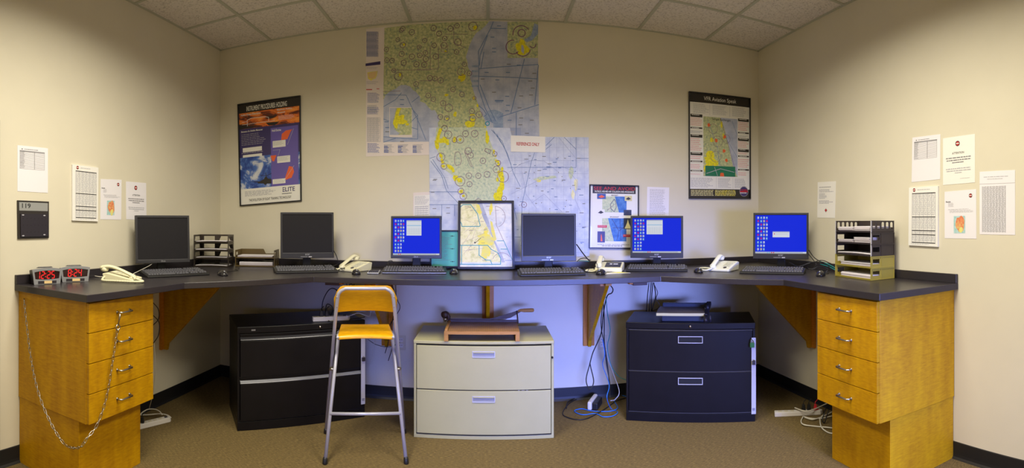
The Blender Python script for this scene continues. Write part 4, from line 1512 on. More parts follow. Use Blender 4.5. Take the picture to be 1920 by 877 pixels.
for q in ([(795, 36), (780, 75), (705, 215), (708, 320), (705, 440)], [(780, 76), (872, 78)], [(708, 322), (1068, 296)], [(705, 367), (1062, 383)], [(985, 262), (902, 592)], [(1070, 300), (1048, 540)], [(830, 617), (902, 594), (1072, 540)], [(935, 590), (935, 730)], [(785, 695), (840, 745), (870, 757), (900, 758)], [(738, 220), (720, 320)], [(705, 440), (745, 560), (790, 650)], [(715, 420), (770, 560), (810, 640)], [(780, 700), (850, 800), (880, 876)], [(760, 120), (715, 240), (712, 300)], [(700, 540), (735, 570), (755, 600), (740, 612)]):
    A.line(q, .0055, BL, 4)
for q in ([(128, 552), (200, 510), (235, 470)], [(128, 480), (265, 482), (345, 655), (385, 755)], [(300, 525), (345, 490)], [(128, 628), (160, 640)], [(300, 640), (335, 605), (300, 565)], [(335, 605), (335, 750), (240, 745), (128, 735)], [(128, 768), (200, 745)], [(300, 680), (335, 690)]):
    A.line(q, .0045, BL, 4)
for q in ([(125, 460), (230, 457)], [(555, 55), (555, 165), (620, 190), (590, 210)], [(500, 112), (640, 112)], [(412, 180), (412, 325), (462, 325), (462, 190)], [(330, 325), (460, 325)], [(345, 395), (420, 395)], [(170, 330), (410, 330)], [(480, 180), (478, 215), (515, 225), (520, 175)]):
    A.line(q, .0035, 'map_magenta_soft', 5)
for i in range(9):
    A.line([(740 + i * 38, 90 if i < 4 else 265), (745 + i * 38, 730)], .0016, 'map_faint_line', 3)
for i in range(8):
    A.line([(700, 120 + i * 84), (1070 if i > 1 else 875, 120 + i * 84)], .0016, 'map_faint_line', 3)
for a, b in ((790, 130), (800, 198), (800, 220), (890, 295), (950, 300), (885, 345), (1045, 350), (820, 390), (1020, 397), (1035, 440), (800, 465), (880, 490), (965, 488), (1025, 482), (885, 545), (955, 560), (880, 578), (895, 635), (965, 622), (1030, 635), (960, 663), (1000, 715), (830, 62), (755, 345), (730, 385), (240, 510), (240, 540), (150, 705), (150, 680), (145, 645), (240, 765)):
    A.rect(a - 12, b - 3, a + 12, b + 2, 'ink_soft' if (a + b) % 2 else BL, 5)
A.rect(805, 512, 858, 520, BL, 5)
for i in range(6):
    A.rect(812 + i * 7, 520, 815 + i * 7, 530, BL, 5)
for i in range(5):
    A.rect(664, 300 + i * 30, 704, 303 + i * 30 + 10, 'map_blue_tint', 3)
# legend strip
A.greek(24, 96, 100, 250, 44, 'ink_blue', .4, 4, .2)
A.greek(24, 96, 100, 250, 40, 'ink_faint', .5, 3, .1)
A.poly([(18, 290), (108, 276), (108, 296), (18, 306)], 'poster_navy', 4)
A.poly([(28, 345), (60, 338), (92, 335), (86, 365), (80, 380), (62, 388), (52, 395), (34, 382)], 'map_cream_yellow', 4)
A.poly([(30, 350), (60, 342), (85, 338), (78, 372), (60, 382), (40, 378)], 'sticker', 5)
A.greek(24, 312, 95, 328, 2, 'ink_faint', .3, 4)
A.greek(24, 400, 95, 420, 2, 'ink_faint', .3, 4)
A.rect(22, 446, 58, 451, 'ink_red', 4)
A.rect(85, 442, 102, 446, 'ink_red', 4)
A.greek(30, 468, 105, 530, 10, 'ink_blue', .35, 4)
A.greek(30, 545, 100, 590, 4, 'ink_faint', .5, 4)
A.greek(28, 555, 105, 600, 9, 'ink_blue', .4, 4)
A.greek(30, 620, 105, 765, 20, 'ink_faint', .5, 4, .1)
A.grid(28, 620, 108, 765, 4, 1, .002, 'ink_faint', 4)
A.greek(30, 775, 105, 835, 9, 'ink_blue', .4, 4)
for x_ in (130, 215, 305):
    A.greek(x_, 782, x_ + 65, 836, 8, 'ink_faint', .5, 4)
    A.greek(x_, 790, x_ + 30, 836, 5, 'ink_blue', .5, 5)
tag(A.build('wall_chart'), 'large upper aeronautical wall chart with green land reaching the ceiling', 'map', 'aeronautical charts on the back wall')

# lower chart, overlapping the upper
K2 = .3421
B = PxSheet(BACK, *[BACK.px(*p) for p in [(804.5, 239.5), (1104, 257.5), (1104.5, 479), (806, 520)]], off=.0052)
B.crop(760, 220, K2)
qB = [(804.5, 239.5), (956, 240), (960, 257), (1103.5, 257.5), (1105, 480), (960, 484), (807, 486)]
uv = [BACK.px(*p) for p in qB]
B.mb.hull([BACK.p3(u, v, .0040) for u, v in uv[::-1]], [BACK.p3(u, v, .0052) for u, v in uv[::-1]], 'map_sea_pale')
B.poly([(172, 57), (445, 57), (455, 90), (464, 130), (482, 175), (492, 210), (512, 250), (530, 285), (545, 322), (540, 365), (533, 410), (530, 455), (520, 480), (340, 480), (322, 440), (310, 400), (290, 375), (268, 345), (262, 320), (235, 300), (205, 280), (196, 255), (200, 235), (186, 205), (172, 175), (160, 150), (165, 110)], 'map_land_pale', 1)
B.poly([(170, 57), (420, 57), (420, 90), (300, 110), (220, 110), (176, 95)], 'map_land_pale', 1)
B.poly([(186, 60), (206, 60), (190, 100), (186, 135), (170, 128), (168, 120), (178, 85)], 'map_yellow', 3)
B.poly([(160, 128), (182, 125), (186, 165), (176, 178), (166, 168)], 'map_yellow', 3)
for a, b, r1, r2, ro in ((205, 128, .035, .020, 0), (225, 130, .022, .02, 0), (215, 115, .02, .014, 0), (233, 144, .012, .012, 0), (355, 42, .0, .0, 0), (270, 122, .013, .022, 0), (300, 122, .012, .012, 0), (196, 212, .012, .022, .5), (203, 240, .012, .02, .3), (208, 268, .018, .012, 0), (245, 274, .034, .014, -.5), (262, 292, .012, .016, 0), (275, 332, .022, .022, 0), (300, 345, .020, .018, 0), (305, 405, .016, .016, 0), (318, 430, .012, .012, 0), (486, 188, .009, .016, 0), (495, 212, .008, .008, 0), (503, 240, .018, .014, -.6), (512, 258, .012, .012, 0), (522, 310, .024, .030, 0), (530, 335, .018, .04, 0), (528, 370, .018, .05, 0), (518, 400, .024, .04, 0), (510, 432, .034, .045, 0), (512, 465, .03, .04, 0), (530, 285, .01, .02, 0), (505, 340, .012, .016, 0), (450, 120, .014, .036, 0), (446, 95, .010, .03, 0)):
    if r1:
        B.blob(a, b, r1, r2, 'map_yellow', 3, rot=ro)
B.poly([(700, 340), (735, 325), (820, 320), (830, 330), (745, 345), (735, 356)], 'map_land_pale', 1)
B.blob(733, 347, .018, .012, 'map_cream_yellow', 2)
B.blob(908, 300, .018, .05, 'map_land_pale', 1)
B.blob(935, 365, .014, .05, 'map_cream', 1)
B.blob(918, 425, .014, .04, 'map_cream', 1)
for a, b, r in ((235, 95, 22), (215, 60, 18), (300, 122, 22), (270, 125, 15), (345, 185, 20), (358, 208, 17), (195, 218, 24), (212, 268, 18), (425, 238, 17), (348, 320, 17), (400, 320, 16), (448, 312, 18), (352, 366, 16), (300, 350, 28), (305, 405, 18), (318, 432, 20), (508, 250, 16), (500, 285, 20), (535, 325, 32), (490, 200, 14), (400, 465, 20), (435, 35, 0), (540, 445, 15), (380, 90, 20), (330, 90, 18), (650, 478, 16)):
    if r:
        B.ring(a, b, r * .00143, .0036, 'map_magenta', 5, 16)
        B.blob(a, b, .004, .004, 'map_magenta', 5, 6, 0)
B.line([(272, 205), (270, 250), (280, 265), (300, 260), (308, 240), (302, 200), (290, 188), (276, 192), (272, 205)], .004, 'map_magenta_soft', 5)
B.line([(330, 180), (368, 270), (358, 268), (325, 190)], .0035, 'map_magenta_soft', 5)
B.line([(440, 170), (470, 180), (462, 200), (435, 185), (440, 170)], .004, 'map_magenta', 5)
for q in ([(472, 70), (530, 130), (560, 210), (580, 260)], [(500, 90), (560, 200), (590, 300), (630, 380)], [(480, 70), (545, 170), (575, 250)], [(560, 275), (935, 275)], [(935, 110), (935, 275)], [(708, 195), (690, 245), (640, 470), (630, 680)], [(140, 240), (200, 320), (225, 400), (300, 480)], [(150, 230), (215, 330), (235, 390)], [(132, 408), (290, 408)], [(132, 478), (290, 478)], [(200, 478), (200, 560)], [(770, 155), (815, 110)], [(770, 175), (800, 150)], [(640, 540), (640, 640)], [(935, 225), (1003, 225)], [(870, 110), (935, 175)], [(135, 225), (165, 215)], [(270, 478), (270, 540)], [(600, 655), (632, 655)], [(590, 470), (610, 560)]):
    B.line(q, .0035, BL, 4)
for q in ([(620, 260), (700, 235), (760, 240), (840, 300)], [(580, 420), (700, 360), (760, 330)], [(690, 470), (760, 420), (860, 520)], [(840, 110), (930, 220)], [(700, 600), (780, 540), (930, 560)], [(640, 300), (660, 420), (720, 500)], [(570, 300), (640, 250)], [(900, 300), (940, 350), (930, 450), (960, 520)], [(760, 280), (860, 270), (930, 300)]):
    B.line(q, .0025, 'map_faint_line', 3)
for i in range(11):
    B.line([(600 + i * 38, 200 if i < 4 else 112), (603 + i * 38, 755)], .0014, 'map_faint_line', 2)
for i in range(9):
    B.line([(560 if i > 0 else 770, 165 + i * 72), (1003, 165 + i * 72)], .0014, 'map_faint_line', 2)
for i in range(4):
    B.line([(135, 330 + i * 42), (240 + i * 10, 330 + i * 42)], .0014, 'map_faint_line', 2)
random.seed(21)
for i in range(60):
    a, b = random.uniform(590, 980), random.uniform(210, 740)
    w = random.uniform(3, 12)
    B.rect(a - w, b - 2, a + w, b + 1.5, 'ink_soft' if i % 3 == 0 else BL, 3)
for a, b in ((165, 340), (160, 345), (150, 410), (160, 500), (235, 495), (235, 525), (150, 545), (760, 215), (790, 255), (950, 225)):
    B.rect(a - 10, b - 2, a + 10, b + 1.5, 'ink_soft', 4)
for i in range(24):
    a, b = random.uniform(600, 980), random.uniform(210, 740)
    B.blob(a, b, .004, .004, 'ink_soft', 3, 6, 0)
tag(B.build('wall_chart'), 'lower aeronautical wall chart of the peninsula and pale sea, behind the leaning map', 'map', 'aeronautical charts on the back wall')

# the small title card of the lower chart edge and the red notice
C = sheet_px(BACK, [(957.5, 254), (1022, 256.5), (1022.3, 286), (957.8, 284.5)], .0082)
C.base('paper_warm')
C.text('REFERENCE ONLY', .165, .40, .83, .61, 'ink_red', 2, True)
tag(C.build('notice_sheet'), 'white paper notice in red capitals taped over the wall charts', 'notice')
s = sheet_px(BACK, [(775, 361), (806, 359.5), (806, 452), (774, 452)], .003)
s.base('map_paper')
s.rect(.06, .06, 1, 1, 'poster_white', 1)
s.greek(.10, .08, .95, .26, 8, 'ink_faint', .4)
s.grid(.12, .28, .95, .95, 5, 14, .0012, 'ink_faint')
s.greek(.12, .29, .95, .95, 16, 'ink_faint', .35, 2, .1)
tag(s.build('printed_sheet'), 'narrow printed table sheet tucked behind the lower chart, left side', 'paper')


# ---------------------------------------------------------------- papers on the walls
def logo(s, a, t, r):
    s.blob(a, t, r, r, 'ink_red', 3, 14, 0)
    s.ring(a, t, r, r * .25, 'sign_dark', 4, 12)
    s.line([(a - .04, t), (a + .04, t)], r * .35, 'poster_white', 5)


def wall_paper(plane, q, kind, label, cat='paper', off=.0015, thick=.0012, m='paper', group='papers on the side walls'):
    s = sheet_px(plane, q, off)
    s.base(m, thick)
    if kind == 'form':
        s.rect(.13, .06, .17, .085, 'ink_soft')
        s.greek(.22, .065, .72, .085, 1, 'ink_soft', .6)
        s.grid(.08, .11, .88, .50, 1, 12, .0013, 'ink_soft')
        s.line([(.55, .11), (.55, .50)], .003, 'ink_soft')
        s.greek(.09, .125, .24, .50, 12, 'ink_faint', .4)
        s.line([(.08, .115), (.88, .115)], .006, 'ink_soft')
    elif kind == 'table':
        logo(s, .19, .045, .011)
        s.greek(.30, .04, .82, .055, 1, 'ink_faint', .6)
        for y0, y1, n in ((.10, .50, 18), (.50, .73, 9), (.73, .80, 2), (.80, .935, 5)):
            s.rect(.12, y0, .92, y0 + .014, 'ink', 3)
            s.greek(.12, y0 + .025, .92, y1 - .012, n, 'ink_faint', .4, 2, .0)
            for i in range(7):
                x_ = .12 + .8 * i / 6
                s.line([(x_, y0), (x_, y1)], .0022, 'ink_faint', 2)
        s.rect(.12, .935, .92, .949, 'ink', 3)
        s.greek(.1, .965, .9, .975, 1, 'ink_faint', .6)
    elif kind == 'routes':
        logo(s, .83, .12, .012)
        s.text('Routes', .05, .205, .20, .235, 'ink', 3, True)
        s.greek(.12, .25, .30, .34, 4, 'ink_faint', .35)
        s.greek(.12, .385, .95, .40, 1, 'ink_faint', .5)
        s.greek(.17, .41, .95, .47, 3, 'ink_faint', .3)
        s.rect(.30, .53, .66, .89, 'map_pale_blue', 2)
        s.blob(.50, .70, .034, .046, 'map_orange', 3, 14, .14)
        s.blob(.53, .82, .014, .02, 'map_cream_yellow', 3, 8, .2)
    elif kind == 'attn':
        logo(s, .47, .15, .016)
        s.text('ATTENTION', .30, .325, .67, .368, 'ink', 3)
        s.greek(.10, .435, .88, .475, 1, 'ink_soft', .5, 3, .02)
        s.greek(.12, .485, .88, .525, 1, 'ink_soft', .5, 3, .02)
        s.greek(.30, .535, .66, .575, 1, 'ink_soft', .5, 3, .02)
        s.greek(.10, .665, .88, .70, 1, 'ink_faint', .5, 3, .02)
        s.greek(.12, .71, .88, .745, 1, 'ink_faint', .5, 3, .02)
        s.greek(.38, .755, .60, .785, 1, 'ink_faint', .5, 3, .02)
        s.greek(.55, .885, .85, .90, 1, 'ink_faint', .4, 3, .02)
    elif kind == 'grey':
        s.greek(.12, .085, .86, .10, 1, 'ink_faint', .6)
        s.greek(.22, .12, .72, .133, 1, 'ink_faint', .6)
        s.rect(.0, .195, 1.0, .20, 'ink_faint', 2)
        s.greek(.08, .24, .74, .965, 46, 'ink_faint', .5, 2, .0)
        for i in range(9):
            x_ = .08 + .66 * i / 8
            s.line([(x_, .235), (x_, .965)], .0012, 'ink_soft', 3)
    elif kind == 'letter':
        s.greek(.10, .14, .80, .165, 1, 'ink_soft', .6)
        s.greek(.10, .21, .90, .30, 3, 'ink_faint', .5)
        s.greek(.10, .32, .55, .48, 5, 'ink_faint', .5)
        s.greek(.10, .52, .88, .62, 3, 'ink_faint', .5)
        s.blob(.50, .79, .012, .012, 'ink_red', 3, 4, 0)
        s.ring(.50, .79, .016, .003, 'ink_soft', 3, 4)
    elif kind == 'typed':
        s.greek(.12, .08, .88, .95, 22, 'ink_soft', .22, 2, .25)
    o = s.build('printed_sheet' if thick < .005 else 'schedule_board')
    return tag(o, label, cat, group)


wall_paper(LEFT, [(32.4, 272), (89.6, 278), (89.6, 361.5), (32.4, 358.3)], 'form', 'white form with a ruled table above the room number sign')
wall_paper(LEFT, [(133.5, 308.5), (182.3, 314.5), (181.6, 415), (133.5, 413.2)], 'table', 'thick white board with dense time table, left wall', 'board', .012, .012, 'foam_board')
wall_paper(LEFT, [(188.5, 335.5), (227.8, 337), (227, 411.8), (188, 411)], 'routes', 'white sheet with a small orange blotch map, left wall')
wall_paper(LEFT, [(236, 340), (273.7, 343), (274.5, 413), (236.5, 411)], 'attn', 'white attention notice just above the left-end monitor')
wall_paper(RIGHT, [(1533.5, 341.5), (1567.5, 339.5), (1565.5, 408.5), (1532.5, 408)], 'letter', 'small white letter sheet on the right wall above the tray stack', m='paper_warm')
wall_paper(RIGHT, [(1711, 258), (1763.5, 251.5), (1763, 336), (1709.5, 341.5)], 'form', 'white form with a ruled table, topmost left of the right wall papers')
wall_paper(RIGHT, [(1768.3, 259.5), (1828.2, 251), (1828.2, 342), (1768.3, 347)], 'attn', 'white attention notice at the top of the right wall papers', m='paper_warm')
wall_paper(RIGHT, [(1706.5, 352), (1760.8, 348.8), (1760.5, 462.5), (1705.5, 459.5)], 'table', 'thick white board with dense time table, right wall', 'board', .012, .012, 'foam_board')
wall_paper(RIGHT, [(1771.3, 359.5), (1830.5, 354.5), (1830.8, 447.3), (1771.5, 446.5)], 'routes', 'white sheet with a small orange blotch map, right wall')
wall_paper(RIGHT, [(1837, 322), (1903.5, 318.5), (1903.5, 440.5), (1837, 439)], 'grey', 'white sheet with a grey dense table, rightmost on the wall')
wall_paper(BACK, [(1213.5, 350), (1254.7, 351.5), (1253.5, 410), (1212.5, 410)], 'typed', 'typed page taped to the back wall right of the red-titled poster', group='typed page on the back wall')

# ---------------------------------------------------------------- room sign
q = [LEFT.px(*p) for p in [(31.2, 375.3), (90.2, 377.8), (90.2, 446), (32, 447.5)]]
t = thing('room_sign', 'dark room sign numbered 119 on the left wall', 'sign', LEFT.p3((q[0][0] + q[1][0]) / 2, q[2][1]))
mb = MB().hull([LEFT.p3(u, v, .001) for u, v in q[::-1]], [LEFT.p3(u, v, .010) for u, v in q[::-1]], 'sign_dark')
mb.build('backplate', t, world=True, bevel=.002)
s = Sheet(LEFT, *q, off=.0108)
s.rect(.045, .045, .955, .265, 'sign_grey', 0)
s.text('119', .13, .075, .40, .20, 'ink', 1, True)
s.build('number_strip', t, world=True)
s = Sheet(LEFT, *q, off=.0125)
pts = [s.P(*p) for p in ((.07, .35), (.95, .35), (.95, .95), (.07, .95))]
mb = MB().hull([LEFT.p3(u, v, .010) for u, v in pts[::-1]], [LEFT.p3(u, v, .0165) for u, v in pts[::-1]], 'sign_black')
s = Sheet(LEFT, *q, off=.0168)
s.mb = mb
for y_ in (.47, .645, .83):
    for i in range(7):
        s.blob(.15 + i * .12, y_, .0022, .0022, 'dark_gap', 0, 6, 0)
s.mb.build('notice_panel', t, world=True)
for a, b in ((.14, .38), (.82, .385), (.14, .92), (.82, .905)):
    sc = Sheet(LEFT, *q, off=.0175)
    sc.blob(a, b, .009, .0035, 'alu', 1, 10, 0)
    sc.build('screw', t, world=True)


# ---------------------------------------------------------------- outlets
def outlet(px, py, label):
    u, v = BACK.px(px, py)
    t = thing('wall_outlet', label, 'outlet', (u, YB, v))
    MB().box((0, -.003, 0), (.075, .006, .118), 'outlet_ivory').build('cover_plate', t, bevel=.002)
    m = MB()
    for z_ in (-.022, .022):
        m.box((0, -.007, z_), (.034, .004, .030), 'strip_white')
        for x_ in (-.007, .007):
            m.box((x_, -.0095, z_ + .003), (.003, .001, .010), 'dark_gap')
    m.build('socket', t)


outlet(752, 642, 'ivory wall outlet between the bar stool and the cream cabinet')
outlet(1129, 641, 'ivory wall outlet behind the hanging black and blue cables')


# ---------------------------------------------------------------- cables
def cable(label, pts, r, m, name='cable', group='cables'):
    o = MB().tube(crom(pts, 8), r, m, 7).build(name)
    return tag(o, label, 'cable', group)


def PXC(lst):
    """like PX, but resting on the counter where the line would dip into it"""
    out = []
    for a, b, d_ in lst:
        q = AT(a, b, d_)
        if q.z < CT + .006:
            q = ATZ(a, b, CT + .006)
        out.append(q)
    return out


def PX(lst):
    return [AT(*p) for p in lst]


# left wall, beside the left pedestal
cable('black cable hanging in a loop right of the left pedestal', PX([(286, 566, 3.05), (297, 580, 3.2), (297, 598, 3.2), (284, 612, 3.0)]), .003, 'cable_black')
cable('second black cable bowing out beside the left pedestal', PX([(284, 588, 3.05), (298, 604, 3.15), (297, 628, 3.15), (286, 645, 3.0)]), .003, 'cable_black')
cable('thin pale cable running down to the left power strip', PX([(289, 640, 3.1), (291, 690, 3.1), (287, 735, 3.2), (280, 765, 3.35)]), .002, 'cable_white')
# behind stool
g_st = 'cables behind the bar stool'
cable('black cable arching from the power strip to the counter', PX([(604, 596, 3.55), (605, 566, 3.5), (616, 544, 3.45), (627, 541, 3.4), (634, 552, 3.35), (636, 590, 3.5)]), .0032, 'cable_black', group=g_st)
cable('short black cable looping over the power strip', PX([(610, 596, 3.55), (612, 572, 3.5), (620, 572, 3.5), (624, 580, 3.5), (618, 596, 3.55)]), .0034, 'cable_black', group=g_st)
cable('black cable crossing the cabinet top behind the stool', [ATZ(*p, .712) for p in ((612, 598), (622, 603), (640, 597), (656, 598), (672, 596), (684, 594))], .0032, 'cable_black', group=g_st)
cable('white cable curling over the cabinet behind the stool', PX([(655, 592, 3.52), (672, 587, 3.55), (688, 592, 3.6), (694, 590, 3.62), (697, 560, 3.7), (696, 534, 3.7)]), .0028, 'cable_white', group=g_st)
cable('white cable dropping behind the stool seat towards the floor', PX([(697, 606, 3.7), (701, 632, 3.7), (700, 668, 3.7), (690, 688, 3.68)]), .0024, 'cable_white', group=g_st)
cable('black cable dropping from the counter right of the stool back', PX([(735, 534, 3.55), (744, 560, 3.6), (750, 576, 3.62), (742, 592, 3.65), (730, 612, 3.68), (728, 640, 3.7), (722, 662, 3.7)]), .003, 'cable_black', group=g_st)
cable('second black cable running beside the stool back', PX([(742, 534, 3.6), (742, 575, 3.66), (734, 610, 3.7), (735, 650, 3.72), (728, 676, 3.72)]), .003, 'cable_black', group=g_st)
cable('thin black cable reaching from the cabinet to the outlet', PX([(690, 636, 3.7), (706, 646, 3.72), (730, 650, 3.74), (750, 642, 3.74)]), .0022, 'cable_black', group=g_st)
cable('short black cable tangle hanging under the counter above the stool', PX([(648, 530, 3.3), (653, 537, 3.32), (658, 531, 3.34), (664, 538, 3.34), (663, 530, 3.36)]), .0028, 'cable_black', group=g_st)
# middle right bundle
g_b = 'cables hanging between the cream and right black cabinets'
cable('black power cable hanging from the counter into a teardrop loop', PX([(1141, 531, 3.48), (1149, 541, 3.5), (1147, 549, 3.52), (1138, 556, 3.6), (1131, 590, 3.68), (1127, 625, 3.7), (1112, 660, 3.7), (1106, 682, 3.7), (1099, 712, 3.66), (1106, 730, 3.62), (1113, 715, 3.64), (1108, 690, 3.7), (1106, 680, 3.7)]), .0042, 'cable_black', group=g_b)
cable('second black cable falling beside it behind the bracket', PX([(1131, 560, 3.62), (1133, 600, 3.68), (1133, 640, 3.7), (1137, 680, 3.7), (1143, 715, 3.66), (1144, 745, 3.55)]), .004, 'cable_black', group=g_b)
cable('third black cable running straight to the floor', PX([(1130, 570, 3.64), (1127, 610, 3.7), (1134, 650, 3.7), (1141, 700, 3.7), (1142, 740, 3.6)]), .0035, 'cable_black', group=g_b)
cable('teal cable curving from the counter to the right black cabinet', PX([(1136, 556, 3.6), (1139, 588, 3.68), (1144, 620, 3.7), (1139, 650, 3.7), (1146, 685, 3.7), (1160, 705, 3.68), (1176, 713, 3.66)]), .003, 'cable_teal', group=g_b)
cable('grey cable falling to the floor beside the blue one', PX([(1137, 640, 3.7), (1140, 670, 3.7), (1150, 700, 3.66), (1161, 733, 3.5), (1154, 748, 3.45), (1145, 751, 3.4)]), .003, 'cable_grey', group=g_b)
cable('blue cable falling then coiling on the carpet', PX([(1130, 636, 3.7), (1134, 664, 3.7), (1130, 684, 3.7), (1142, 720, 3.6), (1138, 745, 3.5)]) + [ATZ(*p, .006) for p in [(1146, 766), (1158, 772), (1150, 779), (1132, 781), (1116, 775), (1092, 777), (1077, 770), (1090, 766), (1104, 769)]], .0032, 'cable_blue', group=g_b)
cable('second blue cable lying on the carpet towards the black cabinet', [ATZ(*p, .005) for p in [(1104, 769), (1124, 771), (1146, 770), (1158, 764), (1152, 750), (1162, 741), (1175, 743)]], .0032, 'cable_blue', group=g_b)
cable('black cable making a wide loop on the carpet', [ATZ(*p, .006) for p in [(1104, 742), (1082, 748), (1066, 757), (1055, 775), (1070, 784), (1092, 786), (1112, 779), (1136, 765), (1156, 751), (1176, 745)]], .0034, 'cable_black', group=g_b)
cable('black cable along the skirting to the power strip', [ATZ(*p, .012) for p in [(1062, 765), (1066, 752), (1090, 743), (1108, 741), (1124, 744)]], .0034, 'cable_black', group=g_b)
# bundle above right black cabinet
g_c = 'cables dropping to the right black cabinet'
for i, (a, b, c_) in enumerate(((1217, 1214, 1212), (1221, 1219, 1217), (1224, 1222, 1221), (1226, 1229, 1222))):
    cable(['leftmost strand dropping onto the right black cabinet', 'second strand dropping onto the right black cabinet', 'third strand dropping onto the right black cabinet', 'bowed strand dropping onto the right black cabinet'][i],
          PX([(a, 530, 3.52), (b, 555, 3.60), (c_, 583, 3.66)]), .0034, 'cable_black', group=g_c)
cable('looping strand bowed out above the right black cabinet', PX([(1226, 532, 3.5), (1233, 548, 3.56), (1230, 560, 3.6), (1237, 572, 3.6), (1232, 579, 3.62), (1223, 583, 3.64)]), .0024, 'cable_black', group=g_c)
# desk cables
g_d = 'cables on the counter'
cable('black cable dropping from the dark monitor right of the framed map', PXC([(1081, 458, 3.52), (1094, 476, 3.58), (1106, 490, 3.60)]), .0042, 'cable_black', group=g_d)
cable('thin black cable arched behind the dark right-of-map monitor', PXC([(1082, 490, 3.5), (1088, 485, 3.55), (1098, 484, 3.6), (1108, 488, 3.6)]), .0028, 'cable_black', group=g_d)
cable('black cable curling over the beige phone handset', PXC([(1100, 511, 3.42), (1107, 500, 3.4), (1113, 492, 3.38), (1119, 494, 3.36), (1121, 508, 3.38), (1114, 511, 3.4)]), .0022, 'cable_black', group=g_d)
cable('black cable tangle on the counter left of the beige phone', [ATZ(*p, CT + .006) for p in [(1060, 497), (1072, 501), (1090, 499), (1098, 508), (1110, 511), (1124, 510)]], .003, 'cable_black', group=g_d)
cable('teal strand behind the beige phone', [AT(*p, 3.72) for p in [(1085, 488.5), (1096, 489), (1106, 490)]], .003, 'cable_teal', group=g_d)
cable('black cable falling beside the dark brown-tray monitor', PXC([(626, 470, 3.66), (631, 480, 3.72), (634, 490, 3.72)]), .003, 'cable_black', group=g_d)
for i, q in enumerate(([(604, 499), (618, 492), (634, 489), (650, 493), (648, 499)], [(600, 500), (616, 496), (630, 494), (644, 497), (636, 501)], [(612, 501), (622, 490), (640, 492), (646, 502), (630, 503)], [(606, 498), (626, 498), (646, 489), (658, 493)])):
    cable(['black cable of the tangle right of the brown-tray monitor, low coil', 'black cable of that tangle nearest the monitor foot', 'black cable of that tangle, rightmost loop', 'black cable of that tangle running to the small phone'][i],
          [ATZ(a, b, CT + .010 + .016 * (k % 2)) for k, (a, b) in enumerate(q)], .0035, 'cable_black', group=g_d)
cable('black cable from the left-end monitor across to the backsplash', [ATZ(*p, CT + .01) for p in [(282, 503), (290, 499), (300, 497)]], .003, 'cable_black', group=g_d)
cable('pale cable from the left phone up behind the monitor', PXC([(250, 513, 2.95), (262, 507, 3.1), (278, 499, 3.3), (286, 494, 3.42)]), .0022, 'cable_white', group=g_d)
cable('pale flat cable between the clocks and the cream phone', [ATZ(*p, CT + .006) for p in [(166, 515.5), (176, 517), (186, 518.5), (196, 519)]], .0032, 'cable_white', group=g_d)
cable('thin mouse lead beside the left corner trays', [ATZ(*p, CT + .003) for p in [(424, 510), (436, 508), (446, 506.5), (440, 505)]], .0018, 'cable_black', group=g_d)
for i, q in enumerate(([(1516, 468, 3.62), (1526, 482, 3.62), (1538, 490, 3.55), (1552, 497, 3.42), (1562, 500, 3.36)], [(1514, 474, 3.62), (1524, 486, 3.6), (1530, 496, 3.5), (1522, 505, 3.42)], [(1480, 492, 3.6), (1496, 499, 3.5), (1516, 494, 3.5), (1540, 488, 3.5), (1558, 494, 3.4)], [(1520, 506, 3.36), (1536, 500, 3.36), (1552, 504, 3.3), (1546, 511, 3.28), (1530, 509, 3.3)], [(1500, 500, 3.5), (1520, 492, 3.5), (1546, 492, 3.45), (1556, 502, 3.35)], [(1514, 503, 3.4), (1530, 505, 3.38), (1550, 508, 3.3), (1540, 512, 3.26)])):
    cable(['black cable leaving the right-corner monitor towards the tray stack', 'short black cable falling behind the right-corner monitor', 'black cable arching over the right-corner tangle', 'low black coil beside the rightmost mouse', 'inner black cable of the right-corner tangle', 'front black cable of the right-corner tangle'][i], PXC(q), .0032, 'cable_black', group='black cable tangle in the right corner')
cable('teal cable running from the right-corner tangle into the olive tray', PXC([(1538, 490, 3.52), (1550, 494, 3.42), (1562, 500, 3.34), (1572, 506, 3.28)]), .0034, 'cable_teal', group='teal cables in the right corner')
cable('lower teal cable entering the olive tray', PXC([(1538, 495, 3.5), (1552, 499, 3.4), (1566, 506, 3.3)]), .0034, 'cable_teal', group='teal cables in the right corner')
cable('small cable loop on the counter left of the first lit monitor foot', PXC([(728, 497, 3.6), (728, 490, 3.62), (735, 489, 3.64), (737, 494, 3.64)]), .003, 'cable_black', group=g_d)


# ---------------------------------------------------------------- power strips
def power_strip(label, c, yaw, L, plugs, tip=0):
    t = thing('power_strip', label, 'power strip', c, yaw)
    b = MB().hull([(-L / 2, -.024, 0), (L / 2 - .02, -.024, 0), (L / 2, 0, 0), (L / 2 - .02, .024, 0), (-L / 2, .024, 0)],
                  [(-L / 2, -.022, .032), (L / 2 - .025, -.022, .032), (L / 2 - .004, 0, .030), (L / 2 - .025, .022, .032), (-L / 2, .022, .032)], 'strip_white')
    b.build('housing', t, bevel=.004)
    s_ = MB()
    n = max(3, int(L / .055))
    for i in range(n):
        s_.box((-L / 2 + .04 + i * (L - .09) / n, 0, .0325), (.026, .022, .002), 'outlet_ivory')
    s_.build('socket', t)
    MB().box((L / 2 - .045, 0, .034), (.02, .014, .006), 'ink_red' if plugs == 'red' else 'sign_black').build('switch', t)
    return t


